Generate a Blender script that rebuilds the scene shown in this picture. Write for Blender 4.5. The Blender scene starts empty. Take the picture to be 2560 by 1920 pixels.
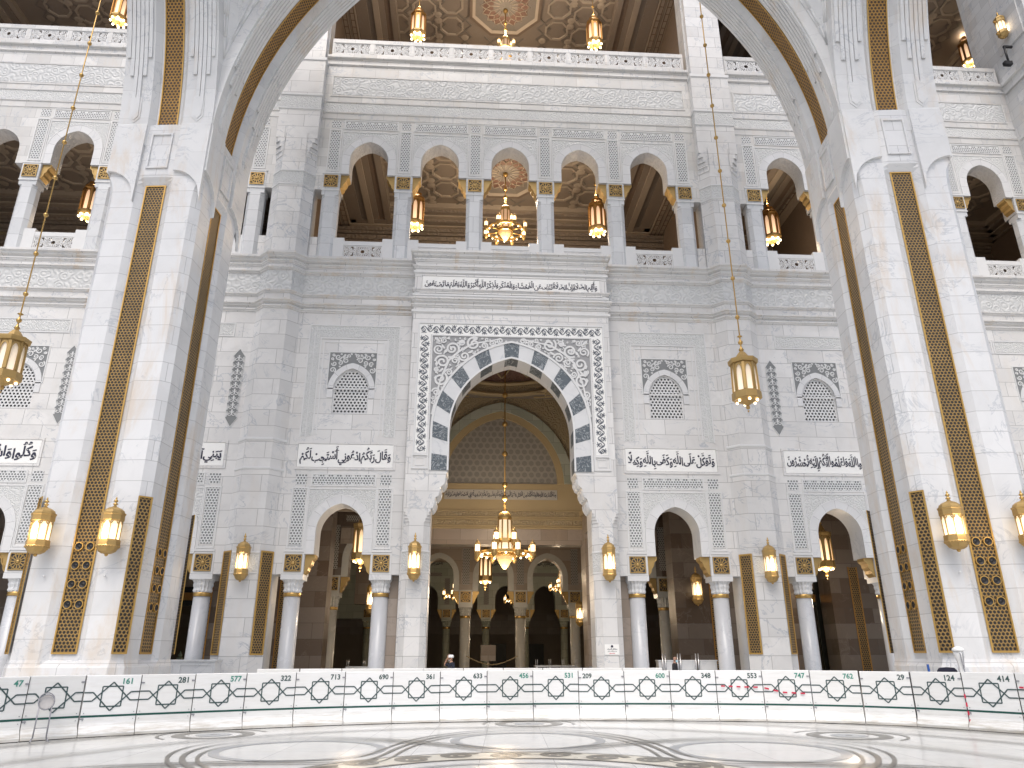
import bpy, bmesh, math, random
from mathutils import Vector, Matrix
random.seed(7)
R = math.radians
PI = math.pi
scene = bpy.context.scene
COL = scene.collection

# ------------------------------------------------------------------ camera, sky, sun, exposure
cam_d = bpy.data.cameras.new('camera')
cam = bpy.data.objects.new('camera', cam_d)
COL.objects.link(cam)
CAM = Vector((-1.98, 0.0, 1.6))
cam.location = CAM
_yaw, _pit, _rol = R(3.465), R(20.286), R(-0.0846)
cam.matrix_world = (Matrix.Translation(CAM) @ Matrix.Rotation(-_yaw, 4, 'Z') @ Matrix.Rotation(R(90) + _pit, 4, 'X')
                    @ Matrix.Rotation(_rol, 4, 'Z'))
cam_d.sensor_fit = 'HORIZONTAL'
cam_d.sensor_width = 36
cam_d.lens = 25.79
cam_d.clip_end = 2000
cam_d.clip_start = 0.05
scene.camera = cam

SUN_EL, SUN_AZ = R(56), R(192)      # azimuth measured clockwise from +Y: behind the camera, a little to its left
world = bpy.data.worlds.new('World')
scene.world = world
world.use_nodes = True
wn = world.node_tree
sky = wn.nodes.new('ShaderNodeTexSky')
sky.sky_type = 'NISHITA'
sky.sun_disc = False
sky.sun_elevation = SUN_EL
sky.sun_rotation = SUN_AZ
sky.air_density = 1.0
sky.dust_density = 4.0
sky.ozone_density = 1.0
bg = wn.nodes['Background']
bg.inputs[1].default_value = 0.125
wn.links.new(sky.outputs[0], bg.inputs[0])
sun_d = bpy.data.lights.new('sun', 'SUN')
sun_d.energy = 1.25
sun_d.angle = R(40)
sun_d.color = (1.0, 0.985, 0.96)
sun = bpy.data.objects.new('sun', sun_d)
COL.objects.link(sun)
_d = Vector((math.sin(SUN_AZ) * math.cos(SUN_EL), math.cos(SUN_AZ) * math.cos(SUN_EL), math.sin(SUN_EL)))
sun.rotation_euler = _d.to_track_quat('Z', 'Y').to_euler()
sun.location = (0, -20, 60)

scene.view_settings.view_transform = 'Standard'
scene.view_settings.look = 'None'
scene.view_settings.exposure = 0.36
scene.view_settings.gamma = 1
scene.render.engine = 'CYCLES'
scene.cycles.use_denoising = True
scene.cycles.max_bounces = 8
scene.cycles.diffuse_bounces = 5
scene.cycles.glossy_bounces = 3
scene.cycles.sample_clamp_indirect = 6
scene.cycles.caustics_reflective = False
scene.cycles.caustics_refractive = False

# ------------------------------------------------------------------ materials
class NT:
    def __init__(s, name):
        s.m = bpy.data.materials.new(name)
        s.m.use_nodes = True
        s.t = s.m.node_tree
        s.n = s.t.nodes
        s.b = s.n['Principled BSDF']
    def node(s, typ, **kw):
        nd = s.n.new(typ)
        for k, v in kw.items():
            setattr(nd, k, v)
        return nd
    def link(s, a, b):
        s.t.links.new(a, b)
    def val(s, sock, v):
        if isinstance(v, (int, float)):
            sock.default_value = v
        elif isinstance(v, (tuple, list, Vector)):
            sock.default_value = tuple(v)
        else:
            s.link(v, sock)
    def math(s, op, a, b=None, c=None, clamp=False):
        nd = s.node('ShaderNodeMath', operation=op)
        nd.use_clamp = clamp
        s.val(nd.inputs[0], a)
        if b is not None: s.val(nd.inputs[1], b)
        if c is not None: s.val(nd.inputs[2], c)
        return nd.outputs[0]
    def vmath(s, op, a, b=None, out=0):
        nd = s.node('ShaderNodeVectorMath', operation=op)
        s.val(nd.inputs[0], a)
        if b is not None: s.val(nd.inputs[1], b)
        return nd.outputs[out]
    def mix(s, f, a, b, mode='MIX'):
        nd = s.node('ShaderNodeMix', data_type='RGBA', blend_type=mode)
        s.val(nd.inputs[0], f)
        for sk, v in ((nd.inputs[6], a), (nd.inputs[7], b)):
            if isinstance(v, (tuple, list)) and len(v) == 3: v = (*v, 1)
            s.val(sk, v)
        return nd.outputs[2]
    def step(s, v, lo, hi):
        nd = s.node('ShaderNodeMapRange')
        nd.interpolation_type = 'SMOOTHSTEP'
        s.val(nd.inputs[0], v)
        nd.inputs[1].default_value = lo
        nd.inputs[2].default_value = hi
        return nd.outputs[0]
    def noise(s, vec, scale, detail=4, rough=.5, dist=0.0):
        nd = s.node('ShaderNodeTexNoise')
        s.val(nd.inputs['Vector'], vec)
        nd.inputs['Scale'].default_value = scale
        nd.inputs['Detail'].default_value = detail
        nd.inputs['Roughness'].default_value = rough
        nd.inputs['Distortion'].default_value = dist
        return nd.outputs[0]
    def obj(s):
        return s.node('ShaderNodeTexCoord').outputs['Object']
    def rand(s):
        return s.node('ShaderNodeObjectInfo').outputs['Random']
    def plan(s):
        """(u along the wall, v up) in metres on any upright face, from object position and true normal"""
        P = s.obj()
        g = s.node('ShaderNodeNewGeometry').outputs['True Normal']
        vt = s.node('ShaderNodeVectorTransform', vector_type='NORMAL', convert_from='WORLD', convert_to='OBJECT')
        s.link(g, vt.inputs[0])
        sp = s.node('ShaderNodeSeparateXYZ'); s.link(P, sp.inputs[0])
        sn = s.node('ShaderNodeSeparateXYZ'); s.link(vt.outputs[0], sn.inputs[0])
        u = s.math('SUBTRACT', s.math('MULTIPLY', sp.outputs[1], sn.outputs[0]), s.math('MULTIPLY', sp.outputs[0], sn.outputs[1]))
        cb = s.node('ShaderNodeCombineXYZ')
        s.link(u, cb.inputs[0]); s.link(sp.outputs[2], cb.inputs[1])
        return cb.outputs[0]
    def uv(s):
        return s.node('ShaderNodeTexCoord').outputs['UV']
    def bump(s, h, strength=.4, dist=.02):
        nd = s.node('ShaderNodeBump')
        nd.inputs['Strength'].default_value = strength
        nd.inputs['Distance'].default_value = dist
        s.link(h, nd.inputs['Height'])
        s.link(nd.outputs[0], s.b.inputs['Normal'])
    def out(s, col=None, rough=.5, metal=0.0, spec=None):
        if col is not None:
            if isinstance(col, (tuple, list)) and len(col) == 3: col = (*col, 1)
            s.val(s.b.inputs['Base Color'], col)
        s.val(s.b.inputs['Roughness'], rough)
        s.val(s.b.inputs['Metallic'], metal)
        if spec is not None: s.b.inputs['Specular IOR Level'].default_value = spec
        return s.m

def marble(name, base=(.70, .71, .72), bw=1.55, bh=.78, joint=.012, jdark=.55, var=.06, vein=.35, veincol=(.42, .45, .49),
           stain=0.0, rough=.33, uv=False, blocks=True, relief=0.0, rscale=3.0, offset=.5):
    t = NT(name)
    P = t.obj()
    rnd = t.node('ShaderNodeVectorMath', operation='SCALE')
    rnd.inputs[0].default_value = (41, 17, 29)
    t.link(t.rand(), rnd.inputs['Scale'])
    Pv = t.vmath('ADD', P, rnd.outputs[0])
    c1 = tuple(min(1, c + var) for c in base)
    c2 = tuple(max(0, c - var) for c in base)
    col = None
    q = t.uv() if uv else t.plan()
    if blocks:
        br = t.node('ShaderNodeTexBrick')
        br.offset = offset
        t.link(q, br.inputs['Vector'])
        br.inputs['Color1'].default_value = (*c1, 1)
        br.inputs['Color2'].default_value = (*c2, 1)
        br.inputs['Mortar'].default_value = (*[c * jdark for c in base], 1)
        br.inputs['Scale'].default_value = 1
        br.inputs['Mortar Size'].default_value = joint
        br.inputs['Mortar Smooth'].default_value = .2
        br.inputs['Bias'].default_value = .1
        br.inputs['Brick Width'].default_value = bw
        br.inputs['Row Height'].default_value = bh
        col = br.outputs[0]
    else:
        col = (*base, 1)
    cloud = t.noise(Pv, .9, 5, .6, .6)
    col = t.mix(t.math('MULTIPLY', t.step(cloud, .42, .72), .55 * vein), col, tuple(c * .80 for c in base))
    vn = t.noise(Pv, .55, 9, .62, 1.8)
    ridge = t.math('ABSOLUTE', t.math('SUBTRACT', vn, .5))
    vm = t.math('SUBTRACT', 1.0, t.step(ridge, 0.0, .022))
    vm = t.math('MULTIPLY', vm, t.step(t.noise(Pv, .8, 2), .42, .62))
    col = t.mix(t.math('MULTIPLY', vm, vein), col, veincol)
    if stain > 0:
        sp = t.node('ShaderNodeMapping')
        sp.inputs['Scale'].default_value = (1.1, 1.1, .28)
        t.link(Pv, sp.inputs[0])
        sn = t.noise(sp.outputs[0], .85, 7, .68, .5)
        col = t.mix(t.math('MULTIPLY', t.step(sn, .50, .72), stain), col, (.60, .47, .33))
    if relief > 0:
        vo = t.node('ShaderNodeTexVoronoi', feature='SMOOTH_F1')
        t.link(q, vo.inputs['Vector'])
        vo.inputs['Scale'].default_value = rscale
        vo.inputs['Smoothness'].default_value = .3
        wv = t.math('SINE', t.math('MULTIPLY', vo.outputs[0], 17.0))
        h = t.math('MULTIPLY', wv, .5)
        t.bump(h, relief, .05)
        crease_and_dirt = t.math('SUBTRACT', 1.0, t.step(wv, -1.0, -.1))  # hollows of the carving coloured darker than its ridges
        col = t.mix(t.math('MULTIPLY', crease_and_dirt, .22), col, tuple(c * .55 for c in base))
    rr = t.math('ADD', t.math('MULTIPLY', t.noise(Pv, 2.0, 3), .2), rough - .1)
    return t.out(col, rr)

def lattice(name, bar, hole, cell=.16, r0=.30, metal=0.0, rough=.4, uv=False, dots=None, strength=.5, var=0.0):
    """pierced pattern: rings of round holes on a hexagonal grid, with larger bosses at intervals"""
    t = NT(name)
    q = t.uv() if uv else t.plan()
    m = t.node('ShaderNodeVectorMath', operation='MULTIPLY')
    t.link(q, m.inputs[0]); m.inputs[1].default_value = (1 / cell, 1 / cell, 0)
    p = m.outputs[0]
    h = (.5, .8660254, 0)
    def cellv(v):
        w = t.node('ShaderNodeVectorMath', operation='MODULO')
        a = t.vmath('ADD', v, (1000.0, 1732.0508, 0))
        t.link(a, w.inputs[0]); w.inputs[1].default_value = (1.0, 1.7320508, 1.0)
        return t.vmath('LENGTH', t.vmath('MULTIPLY', t.vmath('SUBTRACT', w.outputs[0], h), (1, 1, 0)), None, out=1)
    d = t.math('MINIMUM', cellv(p), cellv(t.vmath('SUBTRACT', p, h)))
    mask = t.step(d, r0 - .05, r0 + .05)
    if dots:
        d2s = t.node('ShaderNodeVectorMath', operation='MULTIPLY')
        t.link(q, d2s.inputs[0]); d2s.inputs[1].default_value = (1 / dots, 1 / dots, 0)
        fr = t.vmath('SUBTRACT', t.vmath('FRACTION', d2s.outputs[0]), (.5, .5, 0))
        dd = t.vmath('LENGTH', t.vmath('MULTIPLY', fr, (1, 1, 0)), None, out=1)
        boss = t.math('SUBTRACT', 1.0, t.step(dd, .17, .22))
        mask = t.math('MAXIMUM', mask, boss)
    P = t.obj()
    b2 = t.mix(t.noise(P, 1.4, 4), tuple(c * (1 - var) for c in bar), tuple(min(1, c * (1 + var)) for c in bar))
    col = t.mix(mask, hole, b2)
    t.bump(mask, strength, .03)
    return t.out(col, rough, t.math('MULTIPLY', mask, metal) if metal else 0.0)

def plain(name, col, rough=.5, metal=0.0, var=.08, scale=3.0, bump=0.0, bscale=20.0, spec=None):
    t = NT(name)
    P = t.obj()
    n = t.noise(P, scale, 5, .6)
    c = t.mix(n, tuple(x * (1 - var) for x in col), tuple(min(1, x * (1 + var)) for x in col))
    if bump:
        t.bump(t.noise(P, bscale, 3), bump, .01)
    r = t.math('ADD', t.math('MULTIPLY', t.noise(P, scale * 2.3, 3), .16), rough - .08)
    return t.out(c, r, metal, spec)

def emit(name, col, strength, base=(.8, .7, .55), glow=None):
    t = NT(name)
    t.b.inputs['Emission Color'].default_value = (*col, 1)
    t.b.inputs['Emission Strength'].default_value = strength
    if glow:                                    # brighter near the bulb at the foot of the glass
        sp = t.node('ShaderNodeSeparateXYZ'); t.link(t.obj(), sp.inputs[0])
        f = t.step(sp.outputs[2], glow[0], glow[1])
        w = t.math('MULTIPLY', t.math('SUBTRACT', 1.0, t.math('MULTIPLY', f, .72)), strength)
        t.link(w, t.b.inputs['Emission Strength'])
    return t.out(base, .35)

M = {}
M['wall'] = marble('facade_marble', (.725, .72, .71), 1.9, .78, vein=.85, stain=.12, jdark=.55, joint=.014, var=.05)
M['wall_top'] = marble('facade_marble_top', (.66, .655, .64), 1.3, .62, vein=.85, var=.07, stain=.26, jdark=.66, joint=.012)
M['pier'] = marble('pier_marble', (.72, .725, .73), 9, .69, vein=.6, stain=.5, joint=.012, var=.03, jdark=.66)
M['pier_plain'] = marble('pier_smooth_marble', (.72, .725, .725), 9, 1.4, vein=.55, stain=.5, joint=.006, jdark=.8, var=.02)
M['arch'] = marble('arch_marble', (.71, .715, .715), 30, 1.25, vein=.55, stain=.30, uv=True, joint=.008, jdark=.8, var=.04, offset=0)
M['ring'] = marble('voussoir_marble', (.70, .705, .71), 40, .62, vein=.3, uv=True, joint=.010, jdark=.62, var=.03, offset=0)
M['cornice'] = marble('weathered_cornice_marble', (.70, .695, .685), 1.9, 3, vein=.6, stain=.55, jdark=.6, joint=.010)
M['plain'] = marble('plain_marble', (.68, .69, .70), blocks=False, vein=.5)
M['column'] = marble('column_marble', (.56, .575, .60), blocks=False, vein=.65, rough=.24)
M['gcol'] = marble('gallery_column_marble', (.66, .675, .69), 4, .95, vein=.55, joint=.010)
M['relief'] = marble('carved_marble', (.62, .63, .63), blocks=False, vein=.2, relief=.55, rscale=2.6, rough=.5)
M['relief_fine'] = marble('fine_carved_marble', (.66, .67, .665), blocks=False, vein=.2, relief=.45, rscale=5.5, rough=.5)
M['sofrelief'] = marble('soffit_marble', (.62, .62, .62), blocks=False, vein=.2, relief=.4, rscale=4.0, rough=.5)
M['dark_vous'] = marble('dark_marble', (.085, .12, .155), blocks=False, vein=1.0, veincol=(.5, .56, .6), relief=.5, rscale=5.0)
def carved_dark():
    t = NT('carved_dark_marble'); q = t.plan()
    n1 = t.noise(q, 2.4, 1.2, .5, 2.2)
    m = t.math('SUBTRACT', 1.0, t.step(t.math('ABSOLUTE', t.math('SUBTRACT', t.math('FRACT', t.math('MULTIPLY', n1, 4.0)), .5)), .05, .20))
    base = t.mix(t.noise(t.obj(), 3, 6), (.06, .078, .095), (.135, .16, .18))
    c = t.mix(t.math('MULTIPLY', m, .6), base, (.42, .45, .47))
    t.bump(m, .5, .02)
    return t.out(c, .35)
M['dark_vous'] = carved_dark()
M['strip'] = lattice('pierced_marble', (.70, .71, .71), (.18, .19, .195), .14, .33)
M['strip_boss'] = lattice('pierced_marble_bosses', (.69, .70, .70), (.17, .18, .185), .13, .33, dots=.42)
M['white_trim'] = plain('white_marble_trim', (.71, .715, .715), .35, var=.04)
M['panel'] = plain('white_inscription_marble', (.88, .88, .86), .3, var=.03)
M['ink'] = plain('black_lettering', (.02, .022, .05), .45)
M['ink_line'] = plain('dark_inlay_line', (.10, .115, .14), .5)
M['shadow_back'] = plain('dark_backing', (.055, .055, .06), .8)
M['grey_back'] = plain('grey_backing', (.34, .345, .355), .7)
M['window_dark'] = plain('dim_window_room', (.13, .135, .14), .8)
M['grey_dark'] = plain('dark_grey_inlay', (.22, .23, .235), .6)
M['gold'] = plain('polished_gold', (.56, .36, .125), .33, .8, var=.12)
M['goldp'] = plain('gold_leaf', (.47, .315, .12), .45, .55, var=.15, bump=.15, bscale=40)
M['bronze'] = plain('antique_gold_metal', (.42, .22, .065), .36, .85, var=.2)
M['grille'] = lattice('gold_grille', (.34, .215, .075), (.022, .017, .012), .118, .37, metal=.35, rough=.45, uv=True, var=.4, strength=.6)
M['grille_arch'] = lattice('gold_grille_arch', (.36, .20, .05), (.05, .025, .01), .14, .34, metal=.35, rough=.45, uv=True, var=.3, strength=.6)
M['goldframe'] = plain('gold_frame', (.58, .36, .11), .4, .7, var=.12)
M['glass'] = emit('lit_lantern_glass', (1, .76, .47), 1.9, (.85, .72, .52), (-.5, .45))
M['glass_gal'] = emit('warm_lantern_glass', (1, .62, .36), 1.1, (.7, .5, .35), (-.9, .9))
M['glass_big'] = emit('court_lantern_glass', (1, .80, .56), .55, (.75, .66, .55), (-.9, .7))
M['glass_hall'] = emit('hall_lantern_glass', (1, .66, .36), 1.6, (.75, .6, .4), (-.7, .7))
M['bulb'] = emit('glowing_bulb', (1, .76, .46), 4.5)
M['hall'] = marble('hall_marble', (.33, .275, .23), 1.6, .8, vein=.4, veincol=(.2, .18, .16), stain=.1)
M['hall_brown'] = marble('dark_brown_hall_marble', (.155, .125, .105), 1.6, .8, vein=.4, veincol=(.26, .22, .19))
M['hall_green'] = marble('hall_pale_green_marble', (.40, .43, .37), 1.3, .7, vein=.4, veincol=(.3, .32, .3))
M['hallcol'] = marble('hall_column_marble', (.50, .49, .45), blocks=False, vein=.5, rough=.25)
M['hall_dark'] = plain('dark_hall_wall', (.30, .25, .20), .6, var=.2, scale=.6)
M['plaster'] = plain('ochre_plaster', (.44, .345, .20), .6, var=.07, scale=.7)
M['plaster_car'] = marble('carved_ochre_plaster', (.36, .29, .18), blocks=False, vein=.1, relief=.6, rscale=3.2, rough=.6)
M['tymp'] = lattice('tympanum_mesh', (.33, .315, .285), (.25, .24, .225), .42, .36, rough=.55, strength=.3)
M['ceil'] = marble('carved_wood_ceiling', (.30, .25, .205), blocks=False, vein=.1, relief=.7, rscale=1.7, rough=.6)
M['ceil_lt'] = plain('ceiling_rib', (.45, .38, .305), .6, var=.08)
M['ceil_red'] = marble('ceiling_red_panel', (.20, .115, .085), blocks=False, vein=.1, veincol=(.4, .3, .2), relief=.6, rscale=3.0, rough=.6)
M['ceil_grey'] = marble('ceiling_grey_panel', (.25, .22, .19), blocks=False, vein=.1, relief=.6, rscale=2.2, rough=.6)
M['ceil_dk'] = plain('ceiling_dark_beam', (.22, .165, .125), .6, var=.15)
M['barrier'] = None
M['door_dark'] = plain('dark_bronze_door', (.018, .02, .02), .35, .3)
M['doorglass'] = plain('dark_door_glass', (.03, .04, .04), .08, 0, spec=.6)
M['mint'] = lattice('mint_lattice', (.50, .60, .50), (.05, .07, .06), .16, .3)
M['mint_plain'] = plain('mint_marble', (.50, .60, .50), .4)
M['steel'] = plain('brushed_steel', (.55, .55, .56), .3, .9)
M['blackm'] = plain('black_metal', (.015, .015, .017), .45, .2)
M['grey_metal'] = plain('galvanised_grey_tube', (.33, .33, .36), .4, .5)

def barrier_mat():
    t = NT('white_barrier_plastic')
    P = t.obj()
    rnd = t.node('ShaderNodeVectorMath', operation='SCALE')
    rnd.inputs[0].default_value = (31, 17, 23)
    t.link(t.rand(), rnd.inputs['Scale'])
    Pv = t.vmath('ADD', P, rnd.outputs[0])
    sp = t.node('ShaderNodeSeparateXYZ'); t.link(P, sp.inputs[0])
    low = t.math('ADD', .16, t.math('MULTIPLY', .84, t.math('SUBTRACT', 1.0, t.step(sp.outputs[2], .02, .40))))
    mp = t.node('ShaderNodeMapping'); mp.inputs['Scale'].default_value = (.7, .7, 7)
    t.link(Pv, mp.inputs[0])
    crease_and_dirt = t.math('MULTIPLY', t.step(t.noise(mp.outputs[0], 2.2, 7, .7), .40, .68), low)
    tone = t.mix(t.rand(), (.84, .845, .84), (.76, .76, .74))
    c = t.mix(t.math('MULTIPLY', crease_and_dirt, .85), tone, (.46, .42, .35))
    sc = t.step(t.noise(Pv, 6, 8, .75), .68, .75)
    c = t.mix(t.math('MULTIPLY', sc, .35), c, (.55, .52, .48))
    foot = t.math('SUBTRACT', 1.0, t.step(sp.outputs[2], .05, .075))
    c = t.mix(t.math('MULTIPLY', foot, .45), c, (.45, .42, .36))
    return t.out(c, .32)
M['barrier'] = barrier_mat()

def floor_mat():
    t = NT('polished_court_marble')
    P = t.obj()
    br = t.node('ShaderNodeTexBrick')
    br.offset = 0
    mp = t.node('ShaderNodeMapping'); mp.inputs['Rotation'].default_value = (0, 0, R(3))
    t.link(P, mp.inputs[0]); t.link(mp.outputs[0], br.inputs['Vector'])
    br.inputs['Color1'].default_value = (.71, .71, .69, 1)
    br.inputs['Color2'].default_value = (.64, .64, .62, 1)
    br.inputs['Mortar'].default_value = (.40, .40, .385, 1)
    br.inputs['Scale'].default_value = 1
    br.inputs['Mortar Size'].default_value = .008
    br.inputs['Brick Width'].default_value = 1.2
    br.inputs['Row Height'].default_value = 1.2
    c = t.mix(t.math('MULTIPLY', t.step(t.noise(P, .5, 6, .6, .8), .4, .7), .35), br.outputs[0], (.60, .58, .52))
    vn = t.math('ABSOLUTE', t.math('SUBTRACT', t.noise(P, .7, 9, .62, 1.6), .5))
    c = t.mix(t.math('MULTIPLY', t.math('SUBTRACT', 1.0, t.step(vn, 0, .03)), .25), c, (.5, .5, .5))
    r = t.math('ADD', .10, t.math('MULTIPLY', t.noise(P, .8, 4), .16))
    return t.out(c, r, 0, .16)
M['floor'] = floor_mat()
M['inlay'] = marble('grey_inlay_marble', (.17, .16, .14), blocks=False, vein=.5, rough=.32)
M['inlay_lt'] = marble('pale_grey_inlay_marble', (.36, .375, .385), blocks=False, vein=.5, rough=.32)
M['inlay_cream'] = marble('cream_inlay_marble', (.66, .63, .54), blocks=False, vein=.2, rough=.32)

# ------------------------------------------------------------------ mesh helpers
class MB:
    def __init__(s):
        s.v = []; s.f = []; s.uv = []; s.sm = []; s.k = 0
    def poly(s, pts, uv=None, smooth=False):
        i = len(s.v)
        s.v += [tuple(p) for p in pts]
        s.f.append(tuple(range(i, i + len(pts))))
        s.uv.append(uv or [(0, 0)] * len(pts)); s.sm.append(smooth)
    def box(s, x0, x1, y0, y1, z0, z1):
        a = [(x0, y0, z0), (x1, y0, z0), (x1, y1, z0), (x0, y1, z0), (x0, y0, z1), (x1, y0, z1), (x1, y1, z1), (x0, y1, z1)]
        for q, w, h in (((0, 1, 5, 4), x1 - x0, z1 - z0), ((1, 2, 6, 5), y1 - y0, z1 - z0), ((2, 3, 7, 6), x1 - x0, z1 - z0),
                        ((3, 0, 4, 7), y1 - y0, z1 - z0), ((4, 5, 6, 7), x1 - x0, y1 - y0), ((3, 2, 1, 0), x1 - x0, y1 - y0)):
            s.poly([a[k] for k in q], [(0, 0), (w, 0), (w, h), (0, h)])
    def bar(s, p, q, w, t, n=(0, -1, 0)):
        """a flat bar from p to q, width w across, thickness t along n"""
        p, q, n = Vector(p), Vector(q), Vector(n)
        d = q - p
        if d.length < 1e-6: return
        side = d.cross(n).normalized() * (w / 2)
        s.k += 1
        n = n.normalized() * (t + .0004 * (s.k % 23))
        a = [p - side, p + side, q + side, q - side]
        b = [x + n for x in a]
        s.poly(b)
        for i in range(4):
            j = (i + 1) % 4
            s.poly([a[i], a[j], b[j], b[i]])
    def ribbon(s, pts, ws, t, n=(0, -1, 0), back=False):
        """a flat ribbon through pts lying in the plane of normal n, widths ws, raised by t"""
        n = Vector(n).normalized()
        P = [Vector(p) for p in pts]
        L = []
        for i, p in enumerate(P):
            d = (P[min(i + 1, len(P) - 1)] - P[max(i - 1, 0)])
            sd = d.cross(n)
            if sd.length < 1e-9: sd = Vector((1, 0, 0))
            sd = sd.normalized() * (ws[i] / 2)
            L.append((p - sd, p + sd))
        s.k += 1
        up = n * (t + (.0005 if t > .004 else .00015) * (s.k % 23))
        for i in range(len(P) - 1):
            a, b = L[i]; c, d = L[i + 1]
            s.poly([a + up, b + up, d + up, c + up])
            if t > .004:
                s.poly([a, a + up, c + up, c]); s.poly([b, d, d + up, b + up])
    def lathe(s, prof, n=16, c=(0, 0, 0), ph=0.0, smooth=True, cap=True):
        cx, cy, cz = c
        rings = []
        for r, z in prof:
            rings.append([(cx + r * math.cos(ph + 2 * PI * k / n), cy + r * math.sin(ph + 2 * PI * k / n), cz + z) for k in range(n)])
        for i in range(len(rings) - 1):
            for k in range(n):
                j = (k + 1) % n
                s.poly([rings[i][k], rings[i][j], rings[i + 1][j], rings[i + 1][k]],
                       [(k / n, prof[i][1]), ((k + 1) / n, prof[i][1]), ((k + 1) / n, prof[i + 1][1]), (k / n, prof[i + 1][1])], smooth)
        if cap:
            if prof[0][0] > 1e-4: s.poly(list(reversed(rings[0])))
            if prof[-1][0] > 1e-4: s.poly(rings[-1])
    def rod(s, p, q, r, n=8):
        p, q = Vector(p), Vector(q)
        d = (q - p).normalized()
        a = d.orthogonal().normalized(); b = d.cross(a)
        A = [p + (a * math.cos(2 * PI * k / n) + b * math.sin(2 * PI * k / n)) * r for k in range(n)]
        B = [x + (q - p) for x in A]
        for k in range(n):
            j = (k + 1) % n
            s.poly([A[k], A[j], B[j], B[k]], None, True)
        s.poly(list(reversed(A))); s.poly(B)
    def ball(s, c, r, n=10, sz=1.0):
        m = max(5, n // 2 + 1)
        s.lathe([(max(r * math.sin(PI * i / m), 1e-5), -r * sz * math.cos(PI * i / m)) for i in range(m + 1)], n, c, cap=False)
    def prism(s, poly, z0, z1):
        n = len(poly)
        for i in range(n):
            a, b = poly[i], poly[(i + 1) % n]
            s.poly([(*a, z0), (*b, z0), (*b, z1), (*a, z1)])
        s.poly([(*p, z1) for p in poly]); s.poly([(*p, z0) for p in reversed(poly)])
    def extr(s, poly, y0, y1):
        """poly in (x, z), extruded from y0 (front) to y1"""
        n = len(poly)
        s.poly([(p[0], y0, p[1]) for p in poly]); s.poly([(p[0], y1, p[1]) for p in reversed(poly)])
        for i in range(n):
            a, b = poly[i], poly[(i + 1) % n]
            s.poly([(a[0], y0, a[1]), (a[0], y1, a[1]), (b[0], y1, b[1]), (b[0], y0, b[1])])
    def sweep(s, path, sec, closed=False):
        """moulding: section [(out, z)] carried along plan path [(x, y)], out to the right of travel"""
        n = len(path)
        offs = []
        for i in range(n):
            p = Vector(path[i])
            a = Vector(path[i - 1]) if i > 0 else None
            b = Vector(path[i + 1]) if i < n - 1 else None
            ns = []
            if a is not None: d = (p - a).normalized(); ns.append(Vector((d.y, -d.x)))
            if b is not None: d = (b - p).normalized(); ns.append(Vector((d.y, -d.x)))
            m = sum(ns, Vector((0, 0)))
            m.normalize()
            offs.append(m / max(.35, m.dot(ns[0])))
        for i in range(n - 1):
            for k in range(len(sec) - 1):
                q = []
                for (pi, sk) in ((i, k), (i + 1, k), (i + 1, k + 1), (i, k + 1)):
                    o, z = sec[sk]
                    w = Vector(path[pi]) + offs[pi] * o
                    q.append((w.x, w.y, z))
                s.poly(q)
        for i in (0, n - 1):
            s.poly([((Vector(path[i]) + offs[i] * o).x, (Vector(path[i]) + offs[i] * o).y, z) for o, z in sec])
    def build(s, name, mat, parent=None, loc=None, bevel=0.0):
        me = bpy.data.meshes.new(name)
        me.from_pydata(s.v, [], s.f)
        u = me.uv_layers.new(name='UVMap')
        flat = [c for f in s.uv for p in f for c in p]
        u.data.foreach_set('uv', flat)
        me.polygons.foreach_set('use_smooth', s.sm)
        bm = bmesh.new(); bm.from_mesh(me)
        bmesh.ops.remove_doubles(bm, verts=bm.verts, dist=.0004)
        bmesh.ops.recalc_face_normals(bm, faces=bm.faces)
        bm.to_mesh(me); bm.free()
        me.materials.append(M[mat] if isinstance(mat, str) else mat)
        o = bpy.data.objects.new(name, me)
        COL.objects.link(o)
        if parent is not None: o.parent = parent
        if loc: o.location = loc
        if bevel:
            b = o.modifiers.new('bevel', 'BEVEL'); b.width = bevel; b.segments = 2; b.limit_method = 'ANGLE'
        return o

def thing(name, label, cat, loc=(0, 0, 0), rz=0.0, group=None):
    o = bpy.data.objects.new(name, None)
    COL.objects.link(o)
    o.location = loc; o.rotation_euler = (0, 0, rz)
    o.empty_display_size = .3
    tag(o, label, cat, group)
    return o
def tag(o, label=None, cat=None, group=None, kind=None):
    if label: o['label'] = label
    if cat: o['category'] = cat
    if group: o['group'] = group
    if kind: o['kind'] = kind
    return o
def copy_tree(o, parent=None, loc=None, rz=None):
    c = o.copy(); COL.objects.link(c)
    if parent is not None: c.parent = parent
    if loc is not None: c.location = loc
    if rz is not None: c.rotation_euler = (0, 0, rz)
    for ch in list(o.children):
        copy_tree(ch, c)
    return c

def arc2(xc, hw, zs, c, n=14):
    """two-centred pointed arch from (xc-hw, zs) over the apex to (xc+hw, zs); c = shift of centres past the middle"""
    r = hw + c
    a1 = math.acos(c / r)
    L = [(xc + c - r * math.cos(a1 * i / n), zs + r * math.sin(a1 * i / n)) for i in range(n + 1)]
    Rr = [(2 * xc - x, z) for x, z in reversed(L[:-1])]
    return L + Rr

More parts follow.
